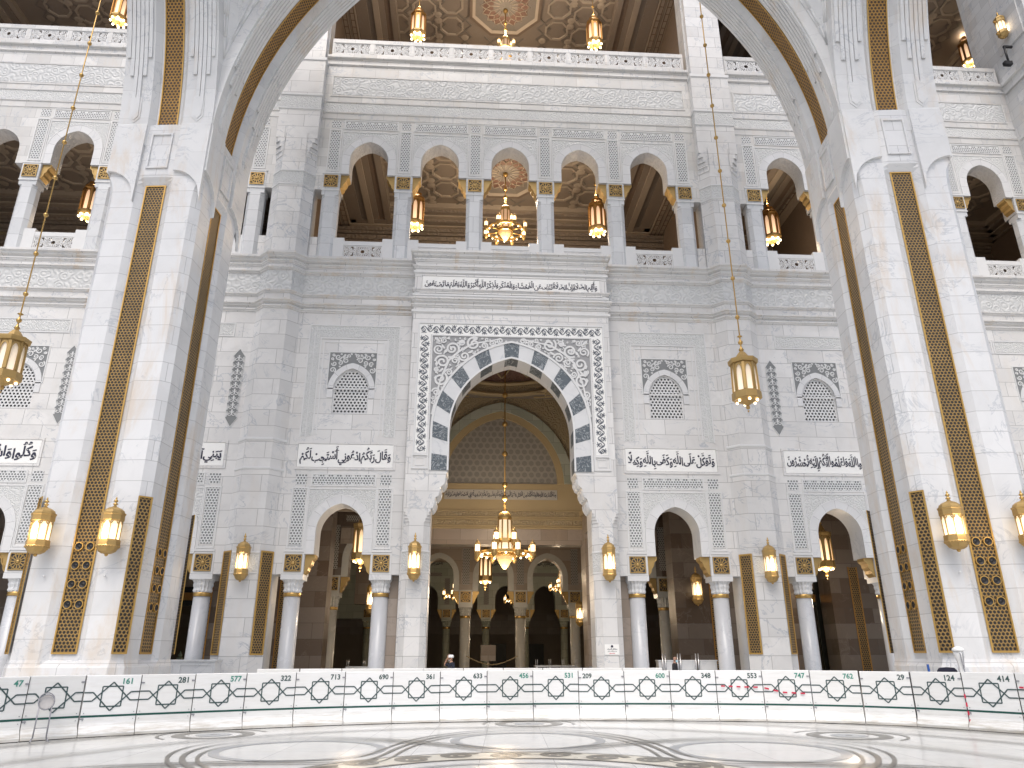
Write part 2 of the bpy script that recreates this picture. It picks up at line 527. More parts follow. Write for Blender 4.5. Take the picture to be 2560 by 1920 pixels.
def opening_wall(mb, pts, ztop, y, depth, floor_z=None, soffit=None, back=True):
    """wall over the opening outline pts (x rising): front, back and the reveal (into mb or soffit)"""
    so = soffit or mb
    ln = 0
    for (xa, za), (xb, zb) in zip(pts[:-1], pts[1:]):
        seg = math.hypot(xb - xa, zb - za)
        if abs(xb - xa) > 1e-6:
            mb.poly([(xa, y, za), (xb, y, zb), (xb, y, ztop), (xa, y, ztop)])
            if back: mb.poly([(xa, y + depth, za), (xa, y + depth, ztop), (xb, y + depth, ztop), (xb, y + depth, zb)])
        if floor_z is None or not (abs(za - floor_z) < 1e-6 and abs(zb - floor_z) < 1e-6):
            so.poly([(xa, y, za), (xa, y + depth, za), (xb, y + depth, zb), (xb, y, zb)],
                    [(0, ln), (depth, ln), (depth, ln + seg), (0, ln + seg)])
        ln += seg

def arch_ring(mb, inner, outer, y0, y1):
    """raised band between two outlines with the same number of points, front at y0, back to y1; uv runs along the arch"""
    ln = 0
    for i in range(len(inner) - 1):
        a, b, c, d = inner[i], inner[i + 1], outer[i + 1], outer[i]
        seg = math.hypot((a[0] + d[0] - b[0] - c[0]) / 2, (a[1] + d[1] - b[1] - c[1]) / 2)
        w = math.hypot(a[0] - d[0], a[1] - d[1])
        uv = [(0, ln), (0, ln + seg), (w, ln + seg), (w, ln)]
        mb.poly([(a[0], y0, a[1]), (b[0], y0, b[1]), (c[0], y0, c[1]), (d[0], y0, d[1])], uv)
        mb.poly([(d[0], y0, d[1]), (c[0], y0, c[1]), (c[0], y1, c[1]), (d[0], y1, d[1])], uv)
        mb.poly([(a[0], y1, a[1]), (b[0], y1, b[1]), (b[0], y0, b[1]), (a[0], y0, a[1])], uv)
        ln += seg
    for i in (0, len(inner) - 1):
        a, d = inner[i], outer[i]
        mb.poly([(a[0], y0, a[1]), (d[0], y0, d[1]), (d[0], y1, d[1]), (a[0], y1, a[1])])

def frame(mb, x0, x1, z0, z1, w, y, t):
    """raised rectangular picture-frame moulding of width w standing proud of plane y by t"""
    mb.box(x0, x1, y - t, y, z1 - w, z1); mb.box(x0, x1, y - t, y, z0, z0 + w)
    mb.box(x0, x0 + w, y - t, y, z0 + w, z1 - w); mb.box(x1 - w, x1, y - t, y, z0 + w, z1 - w)

def frame3(mb, x0, x1, z0, z1, w, y, t):
    """the same without its foot, for round an arch"""
    mb.box(x0, x1, y - t, y, z1 - w, z1)
    mb.box(x0, x0 + w, y - t, y, z0, z1 - w); mb.box(x1 - w, x1, y - t, y, z0, z1 - w)

def pack(inside, x0, x1, z0, z1, radii, tries, seed):
    """circles of falling radius dropped into a region without overlap"""
    rnd = random.Random(seed); C = []
    for r in radii:
        for _ in range(tries):
            x, z = rnd.uniform(x0, x1), rnd.uniform(z0, z1)
            if inside(x, z, r * .92) and all(math.hypot(x - a, z - b) > (r + q) * .93 for a, b, q in C): C.append((x, z, r))
    return C

def spiral(cx, cz, r, turns, a0, sgn, w0, w1, n=22, rmin=.12):
    P, W = [], []
    for i in range(n + 1):
        f = i / n
        rr = r * (1 - f * (1 - rmin))
        a = a0 + sgn * 2 * PI * turns * f
        P.append((cx + rr * math.cos(a), cz + rr * math.sin(a)))
        W.append(w0 + (w1 - w0) * f)
    return P, W

# ------------------------------------------------------------------ lettering
_glyph = {}
_tc = bpy.data.curves.new('glyph_probe', 'FONT')
_to = bpy.data.objects.new('glyph_probe', _tc)
COL.objects.link(_to)
_tc.resolution_u = 3
_tc.offset = .026
def _probe(body):
    _tc.body = body
    bpy.context.view_layer.update()
    ev = _to.evaluated_get(bpy.context.evaluated_depsgraph_get())
    me = ev.to_mesh()
    V = [(v.co.x, v.co.y) for v in me.vertices]
    F = [tuple(p.vertices) for p in me.polygons]
    ev.to_mesh_clear()
    return V, F
_bar0 = min(x for x, y in _probe('|')[0])
def glyph(ch):
    if ch not in _glyph:
        if ch == ' ':
            _glyph[ch] = ([], [], .24)
        else:
            V, F = _probe(ch)
            V2, _ = _probe(ch + '|')
            adv = max(x for x, y in V2)
            bx = max(x for x, y in _probe('|')[0])
            _glyph[ch] = (V, F, adv - bx)
    return _glyph[ch]
FORMS = {  # letter: (isolated code point, joins to the next letter)
    'ا': (0xFE8D, 0), 'أ': (0xFE83, 0), 'إ': (0xFE87, 0), 'آ': (0xFE81, 0), 'ب': (0xFE8F, 1), 'ة': (0xFE93, 0), 'ت': (0xFE95, 1),
    'ث': (0xFE99, 1), 'ج': (0xFE9D, 1), 'ح': (0xFEA1, 1), 'خ': (0xFEA5, 1), 'د': (0xFEA9, 0), 'ذ': (0xFEAB, 0), 'ر': (0xFEAD, 0),
    'ز': (0xFEAF, 0), 'س': (0xFEB1, 1), 'ش': (0xFEB5, 1), 'ص': (0xFEB9, 1), 'ض': (0xFEBD, 1), 'ط': (0xFEC1, 1), 'ظ': (0xFEC5, 1),
    'ع': (0xFEC9, 1), 'غ': (0xFECD, 1), 'ف': (0xFED1, 1), 'ق': (0xFED5, 1), 'ك': (0xFED9, 1), 'ل': (0xFEDD, 1), 'م': (0xFEE1, 1),
    'ن': (0xFEE5, 1), 'ه': (0xFEE9, 1), 'و': (0xFEED, 0), 'ى': (0xFEEF, 0), 'ي': (0xFEF1, 1), 'ئ': (0xFE89, 1), 'ء': (0xFE80, 0)}
MARKS = {'\u064e': 1, '\u064f': 1, '\u0650': -1, '\u0652': 1, '\u0651': 1, '\u064b': 1, '\u0670': 1}
def shape(text):
    """contextual forms in reading order: [(glyph, [marks])]"""
    out, L = [], []
    for ch in text:
        if ch in MARKS:
            if L: L[-1][1].append(ch)
        else:
            L.append((ch, []))
    i = 0
    def joins(a): return a in FORMS and FORMS[a][1] == 1
    while i < len(L):
        ch, mk = L[i]
        if ch not in FORMS:
            out.append((ch, mk)); i += 1; continue
        prev = i > 0 and joins(L[i - 1][0])
        if ch == 'ل' and i + 1 < len(L) and L[i + 1][0] in 'اأإآ':
            code = {'ا': 0xFEFB, 'أ': 0xFEF7, 'إ': 0xFEF9, 'آ': 0xFEF5}[L[i + 1][0]] + (1 if prev else 0)
            out.append((chr(code), mk + L[i + 1][1])); i += 2; continue
        nxt = i + 1 < len(L) and L[i + 1][0] in FORMS and FORMS[ch][1] == 1 and L[i + 1][0] != 'ء'
        base = FORMS[ch][0]
        if ch == 'ء': code = base
        elif FORMS[ch][1] == 1: code = base + (3 if prev and nxt else 2 if nxt else 1 if prev else 0)
        else: code = base + (1 if prev else 0)
        out.append((chr(code), mk)); i += 1
    return out
def lettering(mb, text, x0, x1, z0, z1, y, t=.015, arabic=True, tall=1.0, swash=False):
    """writing fitted to the rectangle x0..x1, z0..z1 on the plane y, raised by t towards -y"""
    V, F, cur = [], [], 0.0
    seq = shape(text) if arabic else [(c, []) for c in text]
    for k, (ch, mk) in enumerate(seq):
        v, f, adv = glyph(ch)
        if arabic:
            cur -= adv * (.12 if ch == ' ' else .94)
            dx = cur
        else:
            dx = cur; cur += adv
        b = len(V)
        dy = .13 * math.sin(k * 1.15) if arabic and swash else 0
        V += [(x + dx, yy * (1.0 if yy < .3 else tall) + dy) for x, yy in v]
        F += [tuple(b + i for i in q) for q in f]
        ztop = max([yy for _, yy in v], default=.5) * tall + dy
        zbot = min([yy for _, yy in v], default=0) + dy
        for q, m in enumerate(mk):
            mv, mf, _ = glyph(m)
            if not mv: continue
            mx = (min(x for x, _ in mv) + max(x for x, _ in mv)) / 2
            my = min(yy for _, yy in mv); mY = max(yy for _, yy in mv)
            cx = dx + adv * .5
            zz = (max(ztop, .42) + .07 + .17 * q - my) if MARKS[m] > 0 else (min(zbot, -.05) - .07 - mY)
            b = len(V)
            V += [(x - mx + cx, yy + zz) for x, yy in mv]
            F += [tuple(b + i for i in qf) for qf in mf]
    xs = [v[0] for v in V]; ys = [v[1] for v in V]
    ax, bx, ay, by = min(xs), max(xs), min(ys), max(ys)
    sx = (x1 - x0) / (bx - ax); sz = (z1 - z0) / (by - ay)
    if not arabic:
        sx = min(sx, sz * 1.0); sz = sx if sx < sz else sz
    P = [(x0 + (v[0] - ax) * sx, z0 + (v[1] - ay) * sz) for v in V]
    for q in F:
        mb.poly([(P[i][0], y - t, P[i][1]) for i in q])

# ------------------------------------------------------------------ the court floor
FY = 34.0          # plane of the facade wall
def build_floor():
    b = MB(); b.poly([(-400, -60, 0), (400, -60, 0), (400, 400, 0), (-400, 400, 0)])
    tag(b.build('court_floor', 'floor'), kind='structure')
    O = Vector((-1.2, 10.45))
    def ring(mb, c, r, w, z, a0=0, a1=2 * PI, n=72):
        for i in range(n):
            t0, t1 = a0 + (a1 - a0) * i / n, a0 + (a1 - a0) * (i + 1) / n
            ww = w(i / n) if callable(w) else w
            w2 = w((i + 1) / n) if callable(w) else w
            mb.poly([(c[0] + (r - ww / 2) * math.sin(t0), c[1] + (r - ww / 2) * math.cos(t0), z), (c[0] + (r + ww / 2) * math.sin(t0), c[1] + (r + ww / 2) * math.cos(t0), z),
                     (c[0] + (r + w2 / 2) * math.sin(t1), c[1] + (r + w2 / 2) * math.cos(t1), z), (c[0] + (r - w2 / 2) * math.sin(t1), c[1] + (r - w2 / 2) * math.cos(t1), z)])
    dk, lt, cr = MB(), MB(), MB()
    ring(lt, O, 2.47, .16, .004)
    ring(cr, O, 3.40, .80, .004)
    ring(dk, O, 3.86, .05, .004, n=120); ring(dk, O, 3.0, .09, .008, n=120)
    for k in range(26):                                         # running scroll round the medallion
        a = 2 * PI * k / 26
        c = O + Vector((math.sin(a), math.cos(a))) * (3.50 if k % 2 else 3.36)
        for sg in (1, -1):
            p, w = spiral(0, 0, .37 if sg > 0 else .24, 1.2, a * -1 + (0.4 if sg > 0 else PI), sg, .15, .07, 22, .2)
            P = [(c.x + x, c.y + z, .006 + .001 * (sg > 0)) for x, z in p]
            dk.ribbon(P, w, .002, (0, 0, 1))
    for k in range(8):
        a = R(5 + 45 * k)
        d = Vector((math.sin(a), math.cos(a)))
        c = O + d * 5.78
        ring(lt, c, 1.46, .18, .004)
        c2 = O + d * 9.55
        ring(dk, c2, .72, .26, .004, n=40); ring(lt, c2, .22, .30, .004, n=24)
        ring(dk, c2, 1.12, .06, .006, a + R(-100), a + R(100), 40)
    for ph_, z0 in ((0, .006), (PI, .010)):                        # two plaited waves passing outside one disc and inside the next
        for off, w0 in ((-.36, .042), (0.0, .060), (.36, .042)):
            P, W = [], []
            for i in range(385):
                th = 2 * PI * i / 384
                r = 5.78 + 1.98 * math.cos(4 * (th - R(5)) + ph_) + off * (1 if True else 0)
                P.append((O.x + r * math.sin(th), O.y + r * math.cos(th), z0 + .0005))
                W.append(w0 * (.85 + .8 * abs(math.sin(4 * (th - R(5)))) ** 3))
            dk.ribbon(P, W, .002, (0, 0, 1))
    for rr, w in ((8.34, .03), (8.46, .05), (8.60, .03), (8.72, .03), (10.55, .05), (10.75, .08), (10.95, .04), (11.5, .05), (12.2, .05), (12.4, .10), (12.62, .05), (13.3, .05), (14.4, .06), (14.6, .10), (15.2, .05)):
        ring(dk, O, rr, w, .016, n=160)
    tag(dk.build('dark_floor_inlay', 'inlay'), kind='structure')
    tag(lt.build('pale_floor_inlay', 'inlay_lt'), kind='structure')
    tag(cr.build('cream_floor_inlay', 'inlay_cream'), kind='structure')
build_floor()

# ------------------------------------------------------------------ shared small ornaments (meshes reused by copies)
def hex_lattice_mesh(xc, hw, z0, zs, c, y, cell=.175, w=.07, t=.05):
    """pierced window screen of hexagonal openings inside a pointed arch"""
    top = arc2(xc, hw, zs, c, 16)
    def inside(x, z):
        if z < z0 or abs(x - xc) > hw: return False
        if z <= zs: return True
        r = hw + c
        return math.hypot(abs(x - xc) + c, z - zs) <= r
    b = MB()
    a = cell / 2 / math.cos(PI / 6)
    ny = int((zs + hw * 1.3 - z0) / (a * 1.5)) + 3
    nx = int(2 * hw / cell) + 3
    seen = set()
    for j in range(-1, ny):
        for i in range(-1, nx):
            cx = xc - hw + i * cell + (cell / 2 if j % 2 else 0)
            cz = z0 + j * a * 1.5
            V = [(cx + a * math.sin(PI / 3 * k), cz + a * math.cos(PI / 3 * k)) for k in range(6)]
            for k in range(6):
                p, q = V[k], V[(k + 1) % 6]
                key = tuple(sorted([(round(p[0], 2), round(p[1], 2)), (round(q[0], 2), round(q[1], 2))]))
                if key in seen: continue
                seen.add(key)
                if inside(*p) and inside(*q):
                    b.bar((p[0], y, p[1]), (q[0], y, q[1]), w, t)
    pts = [(xc - hw, z0)] + top + [(xc + hw, z0)]
    for p, q in zip(pts[:-1], pts[1:]):
        b.bar((p[0], y, p[1]), (q[0], y, q[1]), .09, t + .01)
    b.bar((xc - hw, y, z0 + .03), (xc + hw, y, z0 + .03), .07, t + .01)
    return b

def star_lattice(w, h, y, t=.05, bw=.036):
    """pierced balustrade screen: twelve-pointed star between half stars"""
    b = MB()
    def seg(p, q):
        # clip to the panel
        x0, z0, x1, z1 = *p, *q
        u0, u1 = 0.0, 1.0
        for d, lo, hi, s0 in ((x1 - x0, -w / 2, w / 2, x0), (z1 - z0, 0, h, z0)):
            if abs(d) < 1e-9:
                if s0 < lo or s0 > hi: return
                continue
            a, c = (lo - s0) / d, (hi - s0) / d
            if a > c: a, c = c, a
            u0, u1 = max(u0, a), min(u1, c)
        if u1 - u0 < .02: return
        b.bar((x0 + (x1 - x0) * u0, y, z0 + (z1 - z0) * u0), (x0 + (x1 - x0) * u1, y, z0 + (z1 - z0) * u1), bw, t)
    def star(cx, cz, r, n, ph=0):
        for k in range(n):
            a = ph + 2 * PI * k / n
            e = PI / n
            p0 = (cx + r * .24 * math.cos(a), cz + r * .24 * math.sin(a))
            p1 = (cx + r * .24 * math.cos(a + 2 * e), cz + r * .24 * math.sin(a + 2 * e))
            q0 = (cx + r * .62 * math.cos(a - e * .55), cz + r * .62 * math.sin(a - e * .55))
            q1 = (cx + r * .62 * math.cos(a + e * .55), cz + r * .62 * math.sin(a + e * .55))
            tp = (cx + r * .86 * math.cos(a), cz + r * .86 * math.sin(a))
            m = (cx + r * math.cos(a + e), cz + r * math.sin(a + e))
            seg(p0, p1)
            c0 = (cx + r * .40 * math.cos(a + e), cz + r * .40 * math.sin(a + e))
            q1n = (cx + r * .62 * math.cos(a + 2 * e - e * .55), cz + r * .62 * math.sin(a + 2 * e - e * .55))
            seg(p0, q0); seg(p0, q1)
            seg(q0, tp); seg(q1, tp); seg(q1, m); seg(q1n, m); seg(tp, m)
            tp2 = (cx + r * .86 * math.cos(a + 2 * e), cz + r * .86 * math.sin(a + 2 * e))
            seg(tp2, m)
    star(0, h / 2, w * .27, 12, PI / 12)
    star(-w * .5, h / 2, w * .24, 10); star(w * .5, h / 2, w * .24, 10)
    frame(b, -w / 2, w / 2, 0, h, .04, y, t + .01)
    return b

def rosette_mesh(h, y, t=.03):
    """gold pierced square: twelve-petalled rosette with a domed boss, h = half side"""
    b = MB()
    w = h * .085
    frame(b, -h, h, -h, h, h * .10, y, t + .02)
    def lim(x, z):
        m = max(abs(x), abs(z)) / (h * .95)
        return (x / m, z / m) if m > 1 else (x, z)
    for k in range(12):
        a = 2 * PI * (k + .5) / 12; e = PI / 12
        P = lambda r, ang: (r * h * math.cos(ang), r * h * math.sin(ang))
        pts = [P(.34, a - e * .8), P(.74, a - e * .95), P(.90, a)]
        pt2 = [P(.34, a + e * .8), P(.74, a + e * .95), P(.90, a)]
        for L in (pts, pt2):
            for p, q in zip(L[:-1], L[1:]): b.bar((p[0], y, p[1]), (q[0], y, q[1]), w, t)
        p, q = P(.34, a - e), P(.34, a + e)
        b.bar((p[0], y, p[1]), (q[0], y, q[1]), w, t)
        p = P(.80, a + e); q = lim(*P(1.4, a + e))
        b.bar((p[0], y, p[1]), (q[0], y, q[1]), w, t)
    for i in range(5):
        r0, r1 = h * .24 * math.cos(i * PI / 10), h * .24 * math.cos((i + 1) * PI / 10)
        y0, y1 = y - t - h * .16 * math.sin(i * PI / 10), y - t - h * .16 * math.sin((i + 1) * PI / 10)
        for k in range(16):
            a, c = 2 * PI * k / 16, 2 * PI * (k + 1) / 16
            b.poly([(r0 * math.cos(a), y0, r0 * math.sin(a)), (r0 * math.cos(c), y0, r0 * math.sin(c)),
                    (r1 * math.cos(c), y1, r1 * math.sin(c)), (r1 * math.cos(a), y1, r1 * math.sin(a))], None, True)
    return b

def capital_column(root, x, y, h, r=.36, mat='column', block=.47, ztop=5.95, gold='gold', rmat='plain', simple=False):
    """round column with scalloped capital, gilded collar and an impost block with gold rosettes"""
    b = MB()
    b.lathe([(r * 1.35, 0), (r * 1.35, .12), (r * 1.2, .22), (r * 1.06, .34), (r, .45), (r * .985, h * .82)], 24, (x, y, 0))
    b.box(x - block, x + block, y - block, y + block, h, ztop)
    col = b.build('column', mat, root)
    c = MB()
    n = 16
    prof = [(r * 1.0, h * .846), (r * 1.08, h * .86), (r * 1.0, h * .885), (r * 1.12, h * .91), (r * 1.07, h * .93), (r * 1.26, h * .955)]
    rings = []
    for i, (rr, z) in enumerate(prof):
        L = []
        for k in range(n * 2):
            s = 1 + (.07 if (k % 2 == 0) else -.06) * (1 if i >= 1 else 0)
            L.append((x + rr * s * math.cos(PI * k / n), y + rr * s * math.sin(PI * k / n), z))
        rings.append(L)
    for i in range(len(rings) - 1):
        for k in range(2 * n):
            j = (k + 1) % (2 * n)
            c.poly([rings[i][k], rings[i][j], rings[i + 1][j], rings[i + 1][k]])
    c.box(x - block - .02, x + block + .02, y - block - .02, y + block + .02, h * .955, h - .0)
    c.build('capital', rmat, col)
    g = MB()
    g.lathe([(r * 1.0, h * .812), (r * 1.08, h * .815), (r * 1.03, h * .829), (r * 1.08, h * .843), (r * 1.0, h * .846)], 24, (x, y, 0), cap=False)
    g.build('collar', gold, col)
    return col

def place(o, name, parent, loc, rz=0.0):
    """another copy of the mesh of o as a part"""
    c = o.copy(); c.name = name; COL.objects.link(c)
    c.parent = parent; c.location = loc; c.rotation_euler = (0, 0, rz)
    return c

# ------------------------------------------------------------------ the facade
FAC = thing('mosque_facade', 'pale grey marble facade with tall central portal, upper gallery and black inscriptions', 'facade', (0, 0, 0))
BUT = [-19.6, -11.69, 11.69, 19.6]
BAYS = []          # (x0, x1, [column xs])
for sg in (-1, 1):
    BAYS.append((sg, 5.0, 10.58, (5.83, 9.72)))
    BAYS.append((sg, 12.8, 18.49, (13.65, 17.55)))
BAYS_FAR = [(-1, 20.71, 33.4, (21.55, 25.45, 29.35)), (1, 20.71, 30.2, (21.55, 25.45, 29.35))]

def mir(sg, pts):
    P = [(sg * x, z) for x, z in pts]
    return P if sg > 0 else P[::-1]

ZS_L, ZS_U = 6.90, 27.10
def lower_profile(x0, x1, cols):
    """opening outline under the lower arcade: lintel at the capitals, arches between column pairs"""
    L = [(x0, 0.0), (x0, 4.98)]
    for a, c in zip(cols[:-1], cols[1:]):
        xc = (a + c) / 2
        L += [(xc - 1.46, 4.98), (xc - 1.46, 5.86), (xc - 1.07, 5.86)] + arc2(xc, 1.07, ZS_L, .2)
        L += [(xc + 1.07, 5.86), (xc + 1.46, 5.86), (xc + 1.46, 4.98)]
    L += [(x1, 4.98), (x1, 0.0)]
    return L
def upper_profile(x0, x1, cols):
    L = [(x0, 20.95), (x0, 25.17)]
    for a, c in zip(cols[:-1], cols[1:]):
        xc = (a + c) / 2
        L += [(xc - 1.46, 25.17), (xc - 1.46, 26.18), (xc - 1.04, 26.18)] + arc2(xc, 1.04, ZS_U, .22)
        L += [(xc + 1.04, 26.18), (xc + 1.46, 26.18), (xc + 1.46, 25.17)]
    L += [(x1, 25.17), (x1, 20.95)]
    return L

def facade_walls():
    w, so, up, us = MB(), MB(), MB(), MB()
    TH = 1.15
    for sg, x0, x1, cols in BAYS + BAYS_FAR:
        so = MB(); opening_wall(w, mir(sg, lower_profile(x0, x1, cols)), 9.60, FY, TH, 0.0, so); so.build('arch_soffit', 'plain', FAC)
        # storey with the screened window
        xs = [(a + c) / 2 for a, c in zip(cols[:-1], cols[1:])]
        def rect(a, c, z0, z1, mb=w):
            a, c = sorted((sg * a, sg * c))
            mb.poly([(a, FY, z0), (c, FY, z0), (c, FY, z1), (a, FY, z1)])
        rect(x0, x1, 9.60, 12.5)
        L = [(x0, 12.5)]
        for xc in xs:
            L += [(xc - .86, 12.5)] + [(xc - .86, 13.75)] + arc2(xc, .86, 13.75, .25) + [(xc + .86, 13.75), (xc + .86, 12.5)]
        L += [(x1, 12.5)]
        opening_wall(w, mir(sg, L), 20.95, FY, .45, None, w, back=False)
    # walls beside the portal and behind the buttresses
    for sg in (-1, 1):
        for a, c in ((4.7, 4.99), (10.59, 12.79), (18.50, 20.70)):
            a, c = sorted((sg * a, sg * c))
            w.box(a, c, FY, FY + TH, 0, 20.95)
    w.poly([(-4.8, FY, 16.6), (4.8, FY, 16.6), (4.8, FY, 20.95), (-4.8, FY, 20.95)])
    w.poly([(-33.4, FY, 20.95), (30.2, FY, 20.95), (30.2, FY + 1.3, 20.95), (-33.4, FY + 1.3, 20.95)])
    for sg, x0, x1, cols in ((1, -10.58, 10.58, (-9.72, -5.83, -1.945, 1.945, 5.83, 9.72)), (1, 12.8, 18.49, (13.65, 17.55)), (-1, 12.8, 18.49, (13.65, 17.55)),
                             *BAYS_FAR):
        us = MB(); opening_wall(up, mir(sg, upper_profile(x0, x1, cols)), 34.38, FY, .95, 20.95, us); us.build('gallery_arch_soffit', 'sofrelief', FAC)
    for sg in (-1, 1):
        for a, c in ((10.59, 12.79), (18.50, 20.70)):
            a, c = sorted((sg * a, sg * c))
            up.box(a, c, FY, FY + .95, 20.95, 50.0)
    up.poly([(-33.4, FY, 34.38), (30.2, FY, 34.38), (30.2, FY + 1.6, 34.38), (-33.4, FY + 1.6, 34.38)])
    w.build('wall', 'wall', FAC); up.build('upper_wall', 'wall_top', FAC)
facade_walls()

def portico_roof():
    b = MB(); b.box(-40, 40, 25.5, 52, 47.6, 48.4)
    b.build('portico_roof', 'plain', FAC)
pass

def buttresses():
    for x in BUT:
        b = MB()
        low = [(x - 1.11, FY + .05), (x - 1.11, FY), (x - .6, FY - .5), (x + .6, FY - .5), (x + 1.11, FY), (x + 1.11, FY + .05)]
        b.prism(low, 0, 27.4)
        # corbelled shoulders turning the octagon square
        for sg in (-1, 1):
            for k in range(5):
                f0, f1 = k / 5, (k + 1) / 5
                z0, z1 = 26.9 + f0 * 1.5, 26.9 + f1 * 1.5 + .01
                o = .5 * (1 - (f1 ** 1.4))
                pts = [(x + sg * .58, FY - .5), (x + sg * (1.11 - o), FY - .5), (x + sg * 1.11, FY - .5 + o), (x + sg * 1.11, FY + .02), (x + sg * .58, FY + .02)]
                b.prism(pts if sg > 0 else pts[::-1], z0, z1)
        b.prism([(x - .6, FY + .05), (x - .6, FY - .5), (x + .6, FY - .5), (x + .6, FY + .05)], 27.4, 28.4)
        b.prism([(x - 1.11, FY + .05), (x - 1.11, FY - .5), (x + 1.11, FY - .5), (x + 1.11, FY + .05)], 28.4, 33.6)
        b.prism([(x - 1.02, FY + .5), (x - 1.02, FY - .4), (x + 1.02, FY - .4), (x + 1.02, FY + .5)], 33.6, 52)
        o = b.build('buttress', 'wall', FAC)
        m = MB()
        pl = [(x - 1.11, FY), (x - .6, FY - .5), (x + .6, FY - .5), (x + 1.11, FY)]
        if abs(x) < 12:
            for z in (4.98, 5.86):
                m = MB(); m.sweep(pl[1:3], [(0, z - .05), (.03, z - .02), (.03, z + .03), (0, z + .05)]); m.build('moulding', 'white_trim', o)
        for z, h, d in ((9.66, .07, .045), (11.06, .08, .05), (25.12, .06, .05), (25.96, .06, .05)):
            m = MB(); m.sweep(pl, [(0, z - h), (d, z - h * .4), (d, z + h * .6), (0, z + h)]); m.build('moulding', 'white_trim', o)
        sq = [(x - 1.11, FY + .04), (x - 1.11, FY - .5), (x + 1.11, FY - .5), (x + 1.11, FY + .04)]
        for z in (30.05, 31.0): m = MB(); m.sweep(sq, [(0, z - .06), (.06, z - .02), (.06, z + .05), (0, z + .08)]); m.build('moulding', 'white_trim', o)
        m = MB(); m.sweep(sq, [(0, 33.45), (.06, 33.5), (.06, 33.68), (-.05, 33.75)])
        m.build('moulding', 'white_trim', o)
        for pp, za, zb in ((pl[1:3], 5.04, 5.80), (pl, 25.2, 25.88), (sq, 30.15, 30.9)):
            r = MB(); r.sweep(pp, [(.012, za), (.012, zb)]); r.build('carved_band', 'relief_fine', o)
        if abs(x) < 12:
            for sg in (-1, 1):
                g, fr = MB(), MB()
                p0, p1 = Vector((x + sg * .655, FY - .445)), Vector((x + sg * 1.055, FY - .055))
                nrm = Vector((sg, -1)).normalized()
                a, c = p0 + nrm * .015, p1 + nrm * .015
                L = (c - a).length
                g.poly([(*a, 1.62), (*c, 1.62), (*c, 5.95), (*a, 5.95)], [(0, 0), (L, 0), (L, 4.33), (0, 4.33)])
                o3 = (nrm.x, nrm.y, 0)
                for p, q in (((*a, 1.62), (*a, 5.95)), ((*c, 1.62), (*c, 5.95)), ((*a, 1.65), (*c, 1.65)), ((*a, 5.92), (*c, 5.92))):
                    fr.bar(p, q, .07, .03, o3)
                gg = g.build('grille_strip', 'grille', o)
                fr.build('strip_frame', 'goldframe', o)
buttresses()

def mouldings():
    """cornices that run the whole width and step round buttresses and the portal"""
    path = [(-33.4, FY)]
    for x in BUT[:2]: path += [(x - 1.11, FY), (x - .6, FY - .5), (x + .6, FY - .5), (x + 1.11, FY)]
    path += [(-4.85, FY), (-4.85, FY - 1), (4.85, FY - 1), (4.85, FY)]
    for x in BUT[2:]: path += [(x - 1.11, FY), (x - .6, FY - .5), (x + .6, FY - .5), (x + 1.11, FY)]
    path += [(30.2, FY)]
    m = MB()
    def bands(z, h, d):
        m.sweep(path, [(-.02, z - h), (d * .5, z - h * .5), (d * .55, z), (d, z + h * .25), (d, z + h * .8), (-.02, z + h)])
    bands(20.78, .20, .26); bands(20.42, .10, .10)
    bands(20.02, .10, .14); bands(18.72, .10, .13)
    bands(18.18, .14, .20); bands(17.86, .10, .11)
    m.build('cornice', 'cornice', FAC)
    for sg in (-1, 1):
        for pl in ([(-33.4, FY), (-20.71, FY)], [(-18.49, FY), (-12.8, FY)], [(-10.58, FY), (-4.86, FY)], [(4.86, FY), (10.58, FY)], [(12.8, FY), (18.49, FY)], [(20.71, FY), (30.2, FY)]):
            if sg > 0: r = MB(); r.sweep(pl, [(.015, 18.86), (.015, 19.88)]); r.build('scroll_frieze', 'relief', FAC)
    for x in BUT: r = MB(); r.sweep([(x - 1.11, FY), (x - .6, FY - .5), (x + .6, FY - .5), (x + 1.11, FY)], [(.015, 18.86), (.015, 19.88)]); r.build('scroll_frieze', 'relief', FAC)
    # upper wall bands
    u = MB(); rr = MB(); rf = MB()
    for a, c in ((-10.58, 10.58), (12.8, 18.49), (-18.49, -12.8), (20.71, 30.2), (-33.4, -20.71)):
        for z, h, d in ((34.2, .16, .16), (33.7, .07, .10), (30.28, .06, .05), (31.0, .05, .05), (29.86, .04, .03)):
            u.sweep([(a, FY), (c, FY)], [(-.02, z - h), (d, z - h * .3), (d, z + h * .7), (-.02, z + h)])
        rf.box(a + .1, c - .1, FY - .012, FY, 30.36, 30.94)
        rr.box(a + .45, c - .45, FY - .015, FY, 31.55, 32.78)
        frame(u, a + .35, c - .35, 31.42, 32.9, .09, FY, .035)
    u.build('upper_moulding', 'wall_top', FAC)
    rr.build('carved_panel', 'relief', FAC); rf.build('carved_band', 'relief_fine', FAC)
mouldings()

